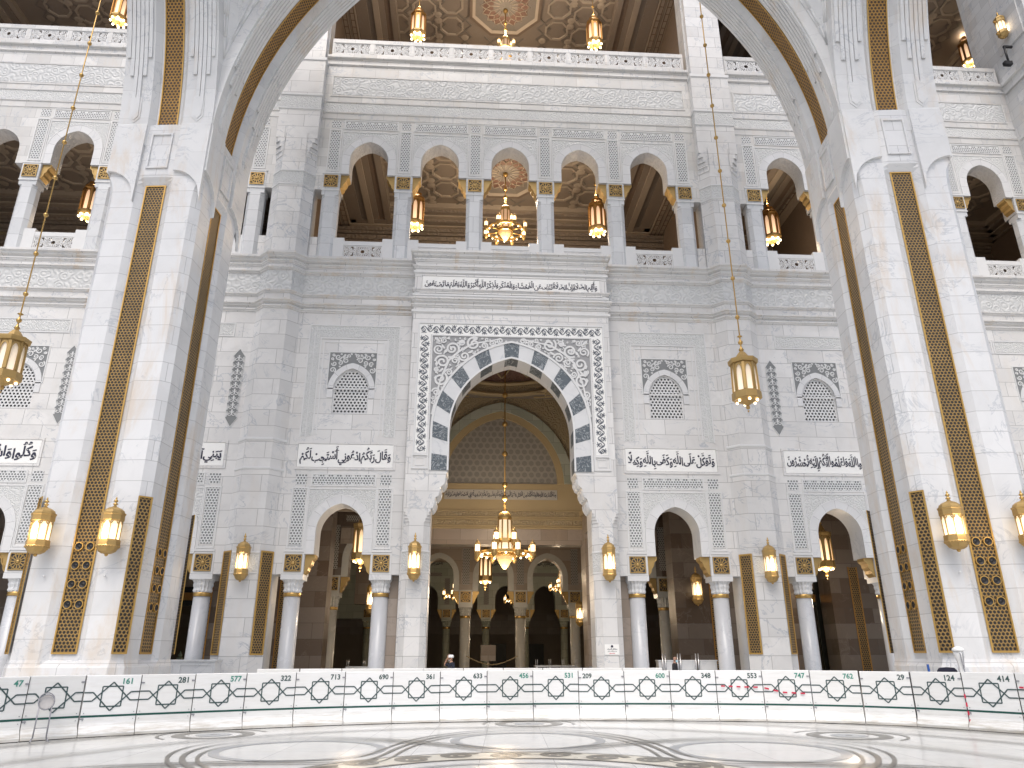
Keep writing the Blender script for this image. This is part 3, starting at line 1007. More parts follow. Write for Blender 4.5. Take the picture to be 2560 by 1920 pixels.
ROS = None
def bays():
    global ROS
    tmp = thing('tmp', 'x', 'x')
    ros0 = rosette_mesh(.37, 0).build('rosette', 'goldp', FAC)
    back0 = MB(); back0.box(-.35, .35, -.012, 0, -.35, .35); back0 = back0.build('rosette_back', 'shadow_back', FAC)
    sl = star_lattice(1.98, .66, 0).build('lattice', 'white_trim', FAC)
    win0 = hex_lattice_mesh(0, .84, -.0, 1.25, .25, 0).build('lattice', 'white_trim', FAC)
    bk = MB()
    # profile of the gilded bracket under each arch foot
    prof = [(0, 0), (.43, 0), (.43, -.14), (.30, -.26), (.27, -.42), (.16, -.56), (.14, -.70), (0, -.86)]
    bk.extr(prof, 0, .62)
    for (a, c) in zip(prof[1:-1], prof[2:]):
        bk.bar((a[0], 0, a[1]), (c[0], 0, c[1]), .05, .03)
    bk0 = bk.build('bracket', 'goldp', FAC)
    bkm = MB(); prof2 = [(-x, z) for x, z in prof]; bkm.extr(prof2, 0, .62)
    for (a, c) in zip(prof2[1:-1], prof2[2:]): bkm.bar((a[0], 0, a[1]), (c[0], 0, c[1]), .05, .03)
    bkm0 = bkm.build('bracket', 'goldp', FAC)
    templates = [ros0, back0, sl, win0, bk0, bkm0]
    # ---- lower arcade
    for sg, x0, x1, cols in BAYS + BAYS_FAR:
        for cx in cols:
            x = sg * cx
            if x < -26: continue
            col = capital_column(FAC, x, FY + .46, 4.98)
            place(back0, 'rosette_back', col, (x, FY - .012, 5.47)); place(ros0, 'rosette', col, (x, FY - .02, 5.47))
            f = MB(); frame(f, x - .46, x + .46, 5.0, 5.93, .07, FY - .01, .012)
            f.build('block_frame', 'white_trim', col)
            # pierced strips above the column
            s = MB(); s.box(x - .27, x + .27, FY - .012, FY, 6.3, 8.84); s.build('pierced_strip', 'strip', FAC)
            s = MB(); s.box(x - .25, x + .25, FY - .012, FY, 9.02, 9.50); s.build('pierced_square', 'strip', FAC)
            t = MB(); frame(t, x - .38, x + .38, 6.1, 8.9, .06, FY, .03); t.box(x - .45, x + .45, FY - .05, FY, 5.96, 6.06)
            t.build('strip_moulding', 'white_trim', FAC)
        for a, c in zip(cols[:-1], cols[1:]):
            xc = sg * (a + c) / 2
            if xc < -24: continue
            inn = [(xc - 1.07, 5.86)] + arc2(xc, 1.07, ZS_L, .2) + [(xc + 1.07, 5.86)]
            out = [(xc - 1.46, 5.86)] + arc2(xc, 1.46, ZS_L, .2) + [(xc + 1.46, 5.86)]
            r = MB(); arch_ring(r, inn, out, FY - .035, FY + .01); r.build('arch_ring', 'ring', FAC)
            e = MB()
            o2 = [(xc - 1.50, 5.86)] + arc2(xc, 1.50, ZS_L, .2) + [(xc + 1.50, 5.86)]
            i2 = [(xc - 1.10, 5.86)] + arc2(xc, 1.10, ZS_L, .2) + [(xc + 1.10, 5.86)]
            arch_ring(e, inn, i2, FY - .055, FY - .03); arch_ring(e, out, o2, FY - .05, FY + .01)
            frame3(e, xc - 1.56, xc + 1.56, 5.98, 8.86, .05, FY, .03)
            frame(e, xc - 1.5, xc + 1.5, 8.96, 9.56, .06, FY, .03)
            e.build('arch_moulding', 'white_trim', FAC)
            q = MB(); opening_wall(q, [(xc - 1.5, ZS_L)] + arc2(xc, 1.5, ZS_L, .2) + [(xc + 1.5, ZS_L)], 8.80, FY - .01, .01, None, back=False)
            q.build('carved_spandrel', 'relief_fine', FAC)
            s = MB(); s.box(xc - 1.42, xc + 1.42, FY - .012, FY, 9.03, 9.50); s.build('pierced_frieze', 'strip_boss', FAC)
            place(bk0, 'bracket', FAC, (xc - 1.46, FY + .12, 5.86)); place(bkm0, 'bracket', FAC, (xc + 1.46, FY + .12, 5.86))
            # window above
            wn_ = MB()
            inn = [(xc - .86, 12.5), (xc - .86, 13.75)] + arc2(xc, .86, 13.75, .25) + [(xc + .86, 13.75), (xc + .86, 12.5)]
            out = [(xc - 1.14, 13.3), (xc - 1.14, 13.75)] + arc2(xc, 1.14, 13.75, .25) + [(xc + 1.14, 13.75), (xc + 1.14, 13.3)]
            inn2 = [(xc - .86, 13.3)] + inn[1:-1] + [(xc + .86, 13.3)]
            arch_ring(wn_, inn2, out, FY - .03, FY + .01)
            wo = wn_.build('window', 'ring', FAC)
            bb = MB(); bb.box(xc - .95, xc + .95, FY + .30, FY + .34, 12.4, 15.1); bb.build('window_backing', 'window_dark', wo)
            place(win0, 'lattice', wo, (xc, FY + .16, 12.5))
            mo = MB(); frame(mo, xc - 1.2, xc + 1.2, 13.75, 15.72, .05, FY, .03)
            if abs(xc) < 10:
                for (hw, z0, z1, w_) in ((2.25, 11.3, 17.16, .06), (1.98, 11.3, 16.9, .03), (1.68, 11.42, 16.46, .06), (1.50, 11.42, 16.25, .05)):
                    mo.box(xc - hw, xc + hw, FY - .03, FY, z1 - w_, z1)
                    mo.box(xc - hw, xc - hw + w_, FY - .03, FY, z0, z1 - w_); mo.box(xc + hw - w_, xc + hw, FY - .03, FY, z0, z1 - w_)
                hb = MB(); hb.box(xc - 2.18, xc + 2.18, FY - .012, FY, 16.5, 17.08)
                hb.box(xc - 2.18, xc - 1.72, FY - .012, FY, 11.35, 16.5); hb.box(xc + 1.72, xc + 2.18, FY - .012, FY, 11.35, 16.5)
                hb.build('carved_border', 'relief_fine', FAC)
            else:
                hb = MB(); hb.box(xc - 1.82, xc + 1.82, FY - .012, FY, 16.5, 17.05); hb.build('carved_border', 'relief_fine', FAC)
                frame(mo, xc - 1.92, xc + 1.92, 16.4, 17.15, .06, FY, .03)
            mo.build('frame', 'white_trim', wo)
            # dark spandrel with white scrolls
            sp = MB(); opening_wall(sp, [(xc - 1.14, 13.75)] + arc2(xc, 1.14, 13.75, .25) + [(xc + 1.14, 13.75)], 15.66, FY - .008, .008, None, back=False)
            so_ = sp.build('spandrel', 'grey_dark', FAC)
            sc = MB()
            for s2 in (-1, 1):
                def in_ws(x, z, m): return x + m < 1.13 and z + m < 15.65 and x - m > .02 and math.hypot(x + .25, z - 13.75) - m > 1.40
                for q, (px, pz, rr) in enumerate(pack(in_ws, 0, 1.15, 13.9, 15.66, (.17, .14, .11, .085, .065, .05), 120, 3)):
                    p, w2 = spiral(xc + s2 * px, pz, rr * .92, 1.35, 1.0 * s2 + q, s2 * (1 if q % 2 else -1), .055 * (rr / .12) ** .5, .035, 16, .2)
                    sc.ribbon([(u, FY - .012, v) for u, v in p], w2, .012)
            sc.build('scrollwork', 'white_trim', so_)
            # inscription tablet
            tw = 2.22 if abs(xc) < 20 else 1.80
            tb = MB(); tb.box(xc - tw, xc + tw, FY - .03, FY, 9.86, 10.96)
            tab = tb.build('inscription_tablet', 'panel', FAC)
            mf = MB(); frame(mf, xc - tw - .12, xc + tw + .12, 9.74, 11.08, .10, FY, .045); mf.build('tablet_frame', 'wall', tab)
            txt = {7: 'وَقَالَ رَبُّكُمُ ادْعُونِي أَسْتَجِبْ لَكُمْ', 8: 'وَتَوَكَّلْ عَلَى اللَّهِ وَكَفَى بِاللَّهِ وَكِيلًا', 15: 'وَاتَّقُوا اللَّهَ وَاعْلَمُوا أَنَّكُمْ إِلَيْهِ تُحْشَرُونَ',
                   -15: 'يَبَنِي آدَمَ خُذُوا زِينَتَكُمْ عِنْدَ', -23: 'وَكُلُوا وَاشْرَبُوا وَلَا', 23: 'إِنَّ اللَّهَ لَا يُحِبُّ الْمُسْرِفِينَ'}
            key = 7 if -9 < xc < 0 else 8 if 0 < xc < 9 else 15 if 9 < xc < 17 else -15 if -17 < xc < -9 else -23 if xc < 0 else 23
            lb = MB(); lettering(lb, txt[key], xc - tw + .1, xc + tw - .1, 9.95, 10.88, FY - .031, .012, tall=1.25, swash=True)
            lb.build('lettering', 'ink', tab)
        # tall dark arabesque cartouches beside the outer windows
        if cols[0] > 10:
            for cx in ((cols[0] - .35,) if cols[0] < 15 else (cols[0] - .35,)):
                x = sg * cx
                k = MB()
                N = 9
                outl = []
                for i in range(N * 4 + 1):
                    f = i / (N * 4)
                    z = 11.75 + .45 + f * (15.5 - 12.35)
                    outl.append((.25 + .035 * math.cos(f * N * 2 * PI), z))
                poly = [(x, 11.75)] + [(x + a, z) for a, z in outl] + [(x, 15.75)] + [(x - a, z) for a, z in reversed(outl)]
                k.extr(poly, FY - .012, FY)
                ko = k.build('arabesque_panel', 'grey_dark', FAC)
                s = MB()
                for i in range(N):
                    z = 12.2 + .19 + i * 3.15 / N
                    for s2 in (-1, 1):
                        p, w2 = spiral(x + s2 * .105, z, .115, 1.2, PI / 2, s2, .035, .025, 16, .2)
                        s.ribbon([(u, FY - .014, v) for u, v in p], w2, .012)
                        s.ribbon([(x + s2 * .24, FY - .014, z - .16), (x + s2 * .17, FY - .014, z), (x + s2 * .235, FY - .014, z + .15)], [.02, .03, .02], .012)
                    s.bar((x, FY - .014, z + .08), (x, FY - .014, z + .22), .07, .012)
                for a, c in zip(poly, poly[1:] + poly[:1]):
                    s.bar((a[0], FY - .014, a[1]), (c[0], FY - .014, c[1]), .022, .012)
                s.build('scrollwork', 'white_trim', ko)
    # ---- upper arcade
    for sg, x0, x1, cols in ((1, -10.58, 10.58, (-9.72, -5.83, -1.945, 1.945, 5.83, 9.72)), (1, 12.8, 18.49, (13.65, 17.55)), (-1, 12.8, 18.49, (13.65, 17.55)), *BAYS_FAR):
        for cx in cols:
            x = sg * cx
            if x < -26: continue
            b = MB()
            h = .455; c = .19
            y = FY + .42
            oc = [(x - h + c, y - .42), (x + h - c, y - .42), (x + h, y - .42 + c), (x + h, y + .3 - c), (x + h - c, y + .3), (x - h + c, y + .3), (x - h, y + .3 - c), (x - h, y - .42 + c)]
            b.prism(oc, 20.95, 24.85)
            b.prism([(x - .455, y - .42), (x + .455, y - .42), (x + .455, y + .3), (x - .455, y + .3)], 24.85, 25.17)
            b.box(x - .47, x + .47, FY - .03, FY + .9, 25.17, 26.2)
            col = b.build('gallery_column', 'gcol', FAC)
            place(back0, 'rosette_back', col, (x, FY - .032, 25.69)); place(ros0, 'rosette', col, (x, FY - .04, 25.69))
            f = MB(); f.box(x - .5, x + .5, FY - .06, FY, 26.18, 26.26); f.box(x - .49, x + .49, FY - .05, FY, 25.12, 25.18)
            frame(f, x - .34, x + .34, 26.36, 29.12, .06, FY, .03)
            f.build('block_moulding', 'white_trim', col)
            s = MB(); s.box(x - .24, x + .24, FY - .012, FY, 26.5, 29.02); s.build('pierced_strip', 'strip', FAC)
            s = MB(); s.box(x - .25, x + .25, FY - .012, FY, 29.25, 29.72); s.build('pierced_square', 'strip', FAC)
        for a, c in zip(cols[:-1], cols[1:]):
            xc = sg * (a + c) / 2
            if xc < -26: continue
            inn = [(xc - 1.04, 26.18)] + arc2(xc, 1.04, ZS_U, .22) + [(xc + 1.04, 26.18)]
            out = [(xc - 1.45, 26.18)] + arc2(xc, 1.45, ZS_U, .22) + [(xc + 1.45, 26.18)]
            r = MB(); arch_ring(r, inn, out, FY - .035, FY + .01); r.build('gallery_arch_ring', 'ring', FAC)
            e = MB()
            o2 = [(xc - 1.49, 26.18)] + arc2(xc, 1.49, ZS_U, .22) + [(xc + 1.49, 26.18)]
            arch_ring(e, out, o2, FY - .05, FY + .01)
            frame3(e, xc - 1.56, xc + 1.56, 26.28, 29.0, .05, FY, .03); frame(e, xc - 1.5, xc + 1.5, 29.18, 29.78, .05, FY, .03)
            e.build('arch_moulding', 'white_trim', FAC)
            q = MB(); opening_wall(q, [(xc - 1.49, ZS_U)] + arc2(xc, 1.49, ZS_U, .22) + [(xc + 1.49, ZS_U)], 28.94, FY - .01, .01, None, back=False)
            q.build('carved_spandrel', 'relief_fine', FAC)
            s = MB(); s.box(xc - 1.42, xc + 1.42, FY - .012, FY, 29.25, 29.68); s.build('pierced_frieze', 'strip_boss', FAC)
            place(bk0, 'bracket', FAC, (xc - 1.46, FY + .10, 26.18)); place(bkm0, 'bracket', FAC, (xc + 1.46, FY + .10, 26.18))
            # balustrade between the columns
            bb = MB()
            bb.box(xc - 1.62, xc + 1.62, FY + .14, FY + .34, 21.86, 22.10)
            bb.box(xc - 1.62, xc + 1.62, FY + .14, FY + .34, 20.95, 21.16)
            for s2 in (-1, 1):
                bb.box(xc + s2 * 1.32 - .32, xc + s2 * 1.32 + .32, FY + .12, FY + .36, 20.95, 22.28)
            bo = bb.build('balustrade', 'white_trim', FAC)
            place(sl, 'lattice', bo, (xc, FY + .20, 21.17))
        for e0, e1 in ((x0, cols[0] - .45), (cols[-1] + .45, x1)):
            a, c = sorted((sg * e0, sg * e1))
            g = MB(); g.box(a, c, FY + .12, FY + .36, 20.95, 22.28); g.build('parapet', 'wall', FAC)
    # ---- balustrade of the top gallery
    for a, c, n in ((-10.4, 10.4, 9), (12.9, 18.4, 2), (-18.4, -12.9, 2), (20.8, 30.0, 4), (-29.8, -20.8, 4)):
        w_ = (c - a) / n
        for i in range(n):
            xc = a + (i + .5) * w_
            bb = MB()
            bb.box(xc - w_ / 2, xc + w_ / 2, FY - .04, FY + .2, 35.32, 35.6); bb.box(xc - w_ / 2, xc + w_ / 2, FY - .02, FY + .18, 34.38, 34.56)
            bb.box(xc - w_ / 2, xc - w_ / 2 + .13, FY - .03, FY + .19, 34.56, 35.32); bb.box(xc + w_ / 2 - .13, xc + w_ / 2, FY - .03, FY + .19, 34.56, 35.32)
            bo = bb.build('top_balustrade', 'wall_top', FAC)
            o = place(sl, 'lattice', bo, (xc, FY + .06, 34.56)); o.scale = ((w_ - .28) / 1.98, 1, 1.15)
    ROS = (ros0, back0, bk0, bkm0)
    for o in (sl, win0): bpy.data.objects.remove(o)
    bpy.data.objects.remove(tmp)
bays()

# ------------------------------------------------------------------ the portal
PY = 33.0
def portal():
    root = FAC
    w = MB()
    cor = [(-4.85, 0), (-3.65, 0), (-3.65, 7.75), (-3.55, 7.85), (-3.45, 8.3), (-3.32, 8.38), (-3.22, 8.8), (-3.08, 8.9), (-2.99, 9.4), (-2.93, 9.5), (-2.93, 11.5)]
    top = arc2(0, 2.93, 11.5, .81, 20)
    pts = cor + top[1:] + [(-x, z) for x, z in reversed(cor[:-1])]
    so = MB()
    # chamfered jamb piers in place of the plain lower wall
    pts2 = [p for p in pts if p[1] > 7.7]
    pts2 = [(-4.85, 7.75)] + [(-3.65, 7.75)] + [p for p in pts2 if abs(p[0]) < 3.65] + [(3.65, 7.75), (4.85, 7.75)]
    opening_wall(w, pts2, 20.95, PY, 1.5, 7.75, so)
    for sg in (-1, 1):
        w.poly([(sg * 4.85, PY, 7.75), (sg * 4.85, FY + .1, 7.75), (sg * 4.85, FY + .1, 20.95), (sg * 4.85, PY, 20.95)])
        x0, x1 = sg * 3.65, sg * 4.85
        a, c = min(x0, x1), max(x0, x1)
        w.prism([(a, PY + 1.5), (a, PY + .28), (a + .28, PY), (c - .28, PY), (c, PY + .28), (c, PY + 1.5)], 0, 7.2)
        for k in range(4):
            ch = .28 * (1 - (k + 1) / 4) ** .8 + .004
            w.prism([(a, PY + 1.5), (a, PY + ch), (a + ch, PY), (c - ch, PY), (c, PY + ch), (c, PY + 1.5)], 7.2 + k * .14, 7.34 + k * .14 if k < 3 else 7.75)
    w.poly([(-4.85, PY, 20.95), (4.85, PY, 20.95), (4.85, FY, 20.95), (-4.85, FY, 20.95)])
    port = w.build('portal', 'wall', root)
    so.build('portal_soffit', 'ring', port)
    # scalloped corbels
    cb = MB()
    for sg in (-1, 1):
        for (x, z, h) in ((3.58, 7.95, .42), (3.38, 8.48, .42), (3.14, 9.0, .42)):
            for k in range(3):
                y = PY + .2 + k * .5
                cb.lathe([(.02, -h * .55), (.10, -h * .3), (.17, 0), (.19, h * .3), (.19, h * .5)], 10, (sg * x, y, z))
    cb.build('corbel', 'white_trim', port)
    # voussoirs: light and dark by turns
    inn = [(-2.905, 9.54)] + [(-2.905, 9.54 + (11.5 - 9.54) * i / 6) for i in range(1, 6)] + arc2(0, 2.905, 11.5, .81, 22)
    inn = inn + [(-x, z) for x, z in reversed(inn[:6])]
    out = [(-3.70, 9.54)] + [(-3.70, 9.54 + (11.5 - 9.54) * i / 6) for i in range(1, 6)] + arc2(0, 3.70, 11.5, .81, 22)
    out = out + [(-x, z) for x, z in reversed(out[:6])]
    def resample(L, n):
        d = [0]
        for p, q in zip(L[:-1], L[1:]): d.append(d[-1] + math.hypot(q[0] - p[0], q[1] - p[1]))
        R_ = []
        for i in range(n + 1):
            t = d[-1] * i / n
            k = 0
            while k < len(d) - 2 and d[k + 1] < t: k += 1
            f = (t - d[k]) / max(1e-9, d[k + 1] - d[k])
            R_.append((L[k][0] + (L[k + 1][0] - L[k][0]) * f, L[k][1] + (L[k + 1][1] - L[k][1]) * f))
        return R_
    # 7 + 7 + keystone... alternating blocks, the keystone dark; block sequence counted from each foot
    NB = 21
    inr, outr = resample(inn, NB * 6), resample(out, NB * 6)
    lb = MB(); ins = MB()
    for kblk in range(NB):
        dark = kblk % 2 == 0
        m = MB()
        a = kblk * 6
        g = .004
        arch_ring(m, inr[a:a + 7], outr[a:a + 7], PY - (.05 if dark else .04), PY + .9)
        m.build('dark_voussoir' if dark else 'light_voussoir', 'dark_vous' if dark else 'plain', port)
    e = MB()
    arch_ring(e, outr, resample([(-3.80, 9.54)] + arc2(0, 3.80, 11.5, .81, 22) + [(3.80, 9.54)], NB * 6), PY - .09, PY)
    arch_ring(e, inr, resample([(-2.99, 9.54)] + arc2(0, 2.99, 11.5, .81, 22) + [(2.99, 9.54)], NB * 6), PY - .08, PY - .03)
    # frames
    for (x, z1, w_) in ((4.58, 16.98, .07), (3.90, 16.30, .05)):
        e.box(-x, x, PY - .06, PY, z1 - w_, z1)
        for sg in (-1, 1): a, c = sorted((sg * x, sg * (x - w_))); e.box(a, c, PY - .06, PY, 10.3, z1 - w_)
    for sg in (-1, 1):
        a, c = sorted((sg * 3.84, sg * 4.62))
        frame(e, a, c, 9.6, 10.3, .07, PY, .06); frame(e, a + .18, c - .18, 9.76, 10.14, .03, PY, .03)
    for z, d in ((17.55, .10), (19.75, .08), (18.45, .08)):
        e.sweep([(-4.85, FY), (-4.85, PY), (4.85, PY), (4.85, FY)], [(0, z - .1), (d, z - .03), (d, z + .07), (0, z + .1)])
    e.build('portal_moulding', 'white_trim', port)
    # band of linked S-scrolls in dark inlay
    bgd = MB(); bgd.box(-4.50, 4.50, PY - .008, PY, 16.32, 16.90)
    for sg in (-1, 1): a, c = sorted((sg * 3.95, sg * 4.50)); bgd.box(a, c, PY - .008, PY, 10.36, 16.32)
    bo = bgd.build('scroll_band', 'panel', root)
    s = MB()
    def rinceau(p0, ang, L, n):
        """running wave with a curl and a leaf in every bend"""
        ca, sa = math.cos(ang), math.sin(ang)
        def tr(p): return (p0[0] + p[0] * ca - p[1] * sa, PY - .010, p0[1] + p[0] * sa + p[1] * ca)
        per = L / n
        N = n * 14
        s.ribbon([tr((L * i / N, .15 * math.sin(2 * PI * n * i / N))) for i in range(N + 1)], [.042] * (N + 1), .004)
        for k in range(n * 2):
            x = per * (k + .5) / 2; e = 1 if k % 2 == 0 else -1
            p, w2 = spiral(x, -e * .045, .125, 1.3, -e * PI * .5 + PI, e, .045, .032, 18, .2)
            s.ribbon([tr(q) for q in p], w2, .005)
            s.ribbon([tr((x, -e * .06)), tr((x, -e * .16)), tr((x, -e * .24))], [.02, .07, .02], .006)
            for q in (-1, 1): s.ribbon([tr((x + q * .02, -e * .13)), tr((x + q * .09, -e * .20)), tr((x + q * .13, -e * .17))], [.02, .042, .015], .006)
    rinceau((-4.44, 16.61), 0, 8.88, 15)
    for sg in (-1, 1): rinceau((sg * 4.225, 10.42), PI / 2, 5.85, 10)
    s.build('scrollwork', 'ink_line', bo)
    # carved spandrel: white scrolls over a grey ground
    q = MB(); opening_wall(q, [(-3.84, 11.0), (-3.801, 11.0)] + arc2(0, 3.80, 11.5, .81, 22)[0:] + [(3.801, 11.0), (3.84, 11.0)], 16.24, PY - .006, .006, None, back=False)
    qo = q.build('spandrel', 'grey_back', root)
    s = MB()
    spots = [(3.45, 15.85, .36, 1.6, 1), (2.75, 15.80, .34, 1.5, -1), (3.40, 15.10, .34, 1.5, -1), (2.10, 15.95, .26, 1.5, 1), (3.45, 14.40, .30, 1.4, 1),
             (2.80, 15.22, .22, 1.3, 1), (1.55, 16.05, .17, 1.3, -1), (3.52, 13.78, .22, 1.4, -1), (3.60, 13.28, .16, 1.2, 1), (2.40, 15.5, .16, 1.2, -1),
             (3.08, 14.72, .17, 1.2, -1), (1.12, 16.12, .12, 1.2, 1), (3.66, 12.88, .11, 1.2, -1), (3.10, 15.48, .14, 1, 1), (.75, 16.16, .08, 1.1, -1), (3.05, 16.12, .10, 1, 1), (3.72, 15.5, .10, 1, 1), (2.42, 15.92, .16, 1.2, 1), (3.1, 15.9, .18, 1.3, -1), (3.64, 16.08, .12, 1.1, 1), (2.02, 15.72, .12, 1.1, -1), (3.22, 14.5, .13, 1.1, 1), (2.95, 15.02, .12, 1.1, 1), (2.6, 15.38, .11, 1.1, -1), (2.25, 15.62, .10, 1.1, 1), (1.72, 15.95, .10, 1.1, -1), (1.35, 15.98, .08, 1, 1), (.95, 16.1, .08, 1, -1), (3.3, 14.25, .10, 1, -1), (3.5, 13.95, .09, 1, 1), (3.55, 13.6, .08, 1, -1), (3.42, 13.45, .12, 1, -1),
             (3.70, 12.55, .07, 1.1, 1), (1.85, 15.72, .11, 1, 1), (3.28, 14.05, .12, 1, 1)]
    for sg in (-1, 1):
        def in_sp(x, z, m): return x + m < 3.83 and z + m < 16.23 and z > 11.9 and math.hypot(x + .81, z - 11.5) - m > 4.52 + .02
        for q, (x, z, r) in enumerate(pack(in_sp, 0, 3.85, 11.9, 16.25, (.38, .33, .28, .23, .19, .15, .12, .095, .075, .06), 260, 5)):
            dr = 1 if q % 2 else -1
            w0 = .088 * (r / .3) ** .5
            p, w2 = spiral(sg * x, z, r - w0 * .3, 1.6 if r > .14 else 1.15, PI * (.3 + .7 * (q % 3)) * dr, sg * dr, w0, w0 * .9, 30, .14)
            s.ribbon([(u, PY - .006, v) for u, v in p], w2, .05)
            for e in (0, 1):                       # leaf tips filling the corners between the curls
                a0 = q * 2.4 + e * 2.2
                lp = [(sg * (x + (r * .95 + t_) * math.cos(a0 + t_ * 2)), PY - .006, z + (r * .95 + t_) * math.sin(a0 + t_ * 2)) for t_ in (0, r * .3, r * .55)]
                if all(in_sp(abs(u), v, .02) for u, _, v in lp): s.ribbon(lp, [w0 * .8, w0 * 1.1, w0 * .3], .045)
        path = [(3.78, 12.2), (3.62, 13.0), (3.40, 14.0), (3.05, 14.95), (2.55, 15.45), (1.9, 15.86), (1.2, 16.0), (.5, 16.15)]
        s.ribbon([(sg * x, PY - .006, z) for x, z in path], [.05, .07, .09, .11, .11, .09, .07, .05], .045)
        for (x, z, a, L) in ((3.6, 16.02, .8, .42), (2.45, 15.95, .3, .3), (3.2, 15.45, 2.2, .3), (3.62, 14.78, 1.6, .3), (2.95, 15.6, 1.2, .26), (1.8, 16.1, .1, .24), (3.65, 14.05, 1.7, .22)):
            d = (sg * math.cos(a) * L / 2, math.sin(a) * L / 2)
            s.ribbon([(sg * x - d[0], PY - .006, z - d[1]), (sg * x, PY - .006, z), (sg * x + d[0], PY - .006, z + d[1])], [.03, .15, .02], .05)
    s.build('scrollwork', 'white_trim', qo)
    # inscription over the portal
    t = MB(); t.box(-4.47, 4.50, PY - .03, PY, 18.68, 19.52)
    tab = t.build('inscription_tablet', 'panel', port)
    f = MB(); frame(f, -4.60, 4.60, 18.56, 19.62, .09, PY, .05); f.build('tablet_frame', 'wall', port)
    l = MB(); lettering(l, 'وَأَقِمِ الصَّلَاةَ إِنَّ الصَّلَاةَ تَنْهَى عَنِ الْفَحْشَاءِ وَالْمُنْكَرِ وَلَذِكْرُ اللَّهِ أَكْبَرُ وَاللَّهُ يَعْلَمُ مَا تَصْنَعُونَ', -4.36, 4.36, 18.75, 19.46, PY - .031, .012, tall=1.3, swash=True)
    l.build('lettering', 'ink', port)
    r = MB(); r.sweep([(-3.65, PY + 1.2), (-3.65, PY + .28), (-3.93, PY)][::-1], [(.012, 5.06), (.012, 5.86)]) if False else None
    m = MB()
    for sg in (-1, 1):
        a, c = sorted((sg * 3.65, sg * 4.85))
        pl = [(a, PY + 1.0), (a, PY + .28), (a + .28, PY), (c - .28, PY), (c, PY + .28), (c, PY + 1.0)]
        for z in (5.0, 5.9): m = MB(); m.sweep(pl, [(0, z - .05), (.03, z - .02), (.03, z + .03), (0, z + .05)]); m.build('jamb_moulding', 'white_trim', port)
    for sg in (-1, 1):
        rr = MB(); a, c = sorted((sg * 3.65, sg * 4.85))
        rr.sweep([(a, PY + 1.0), (a, PY + .28), (a + .28, PY), (c - .28, PY), (c, PY + .28), (c, PY + 1.0)], [(.012, 5.06), (.012, 5.84)]); rr.build('carved_band', 'relief_fine', port)
portal()

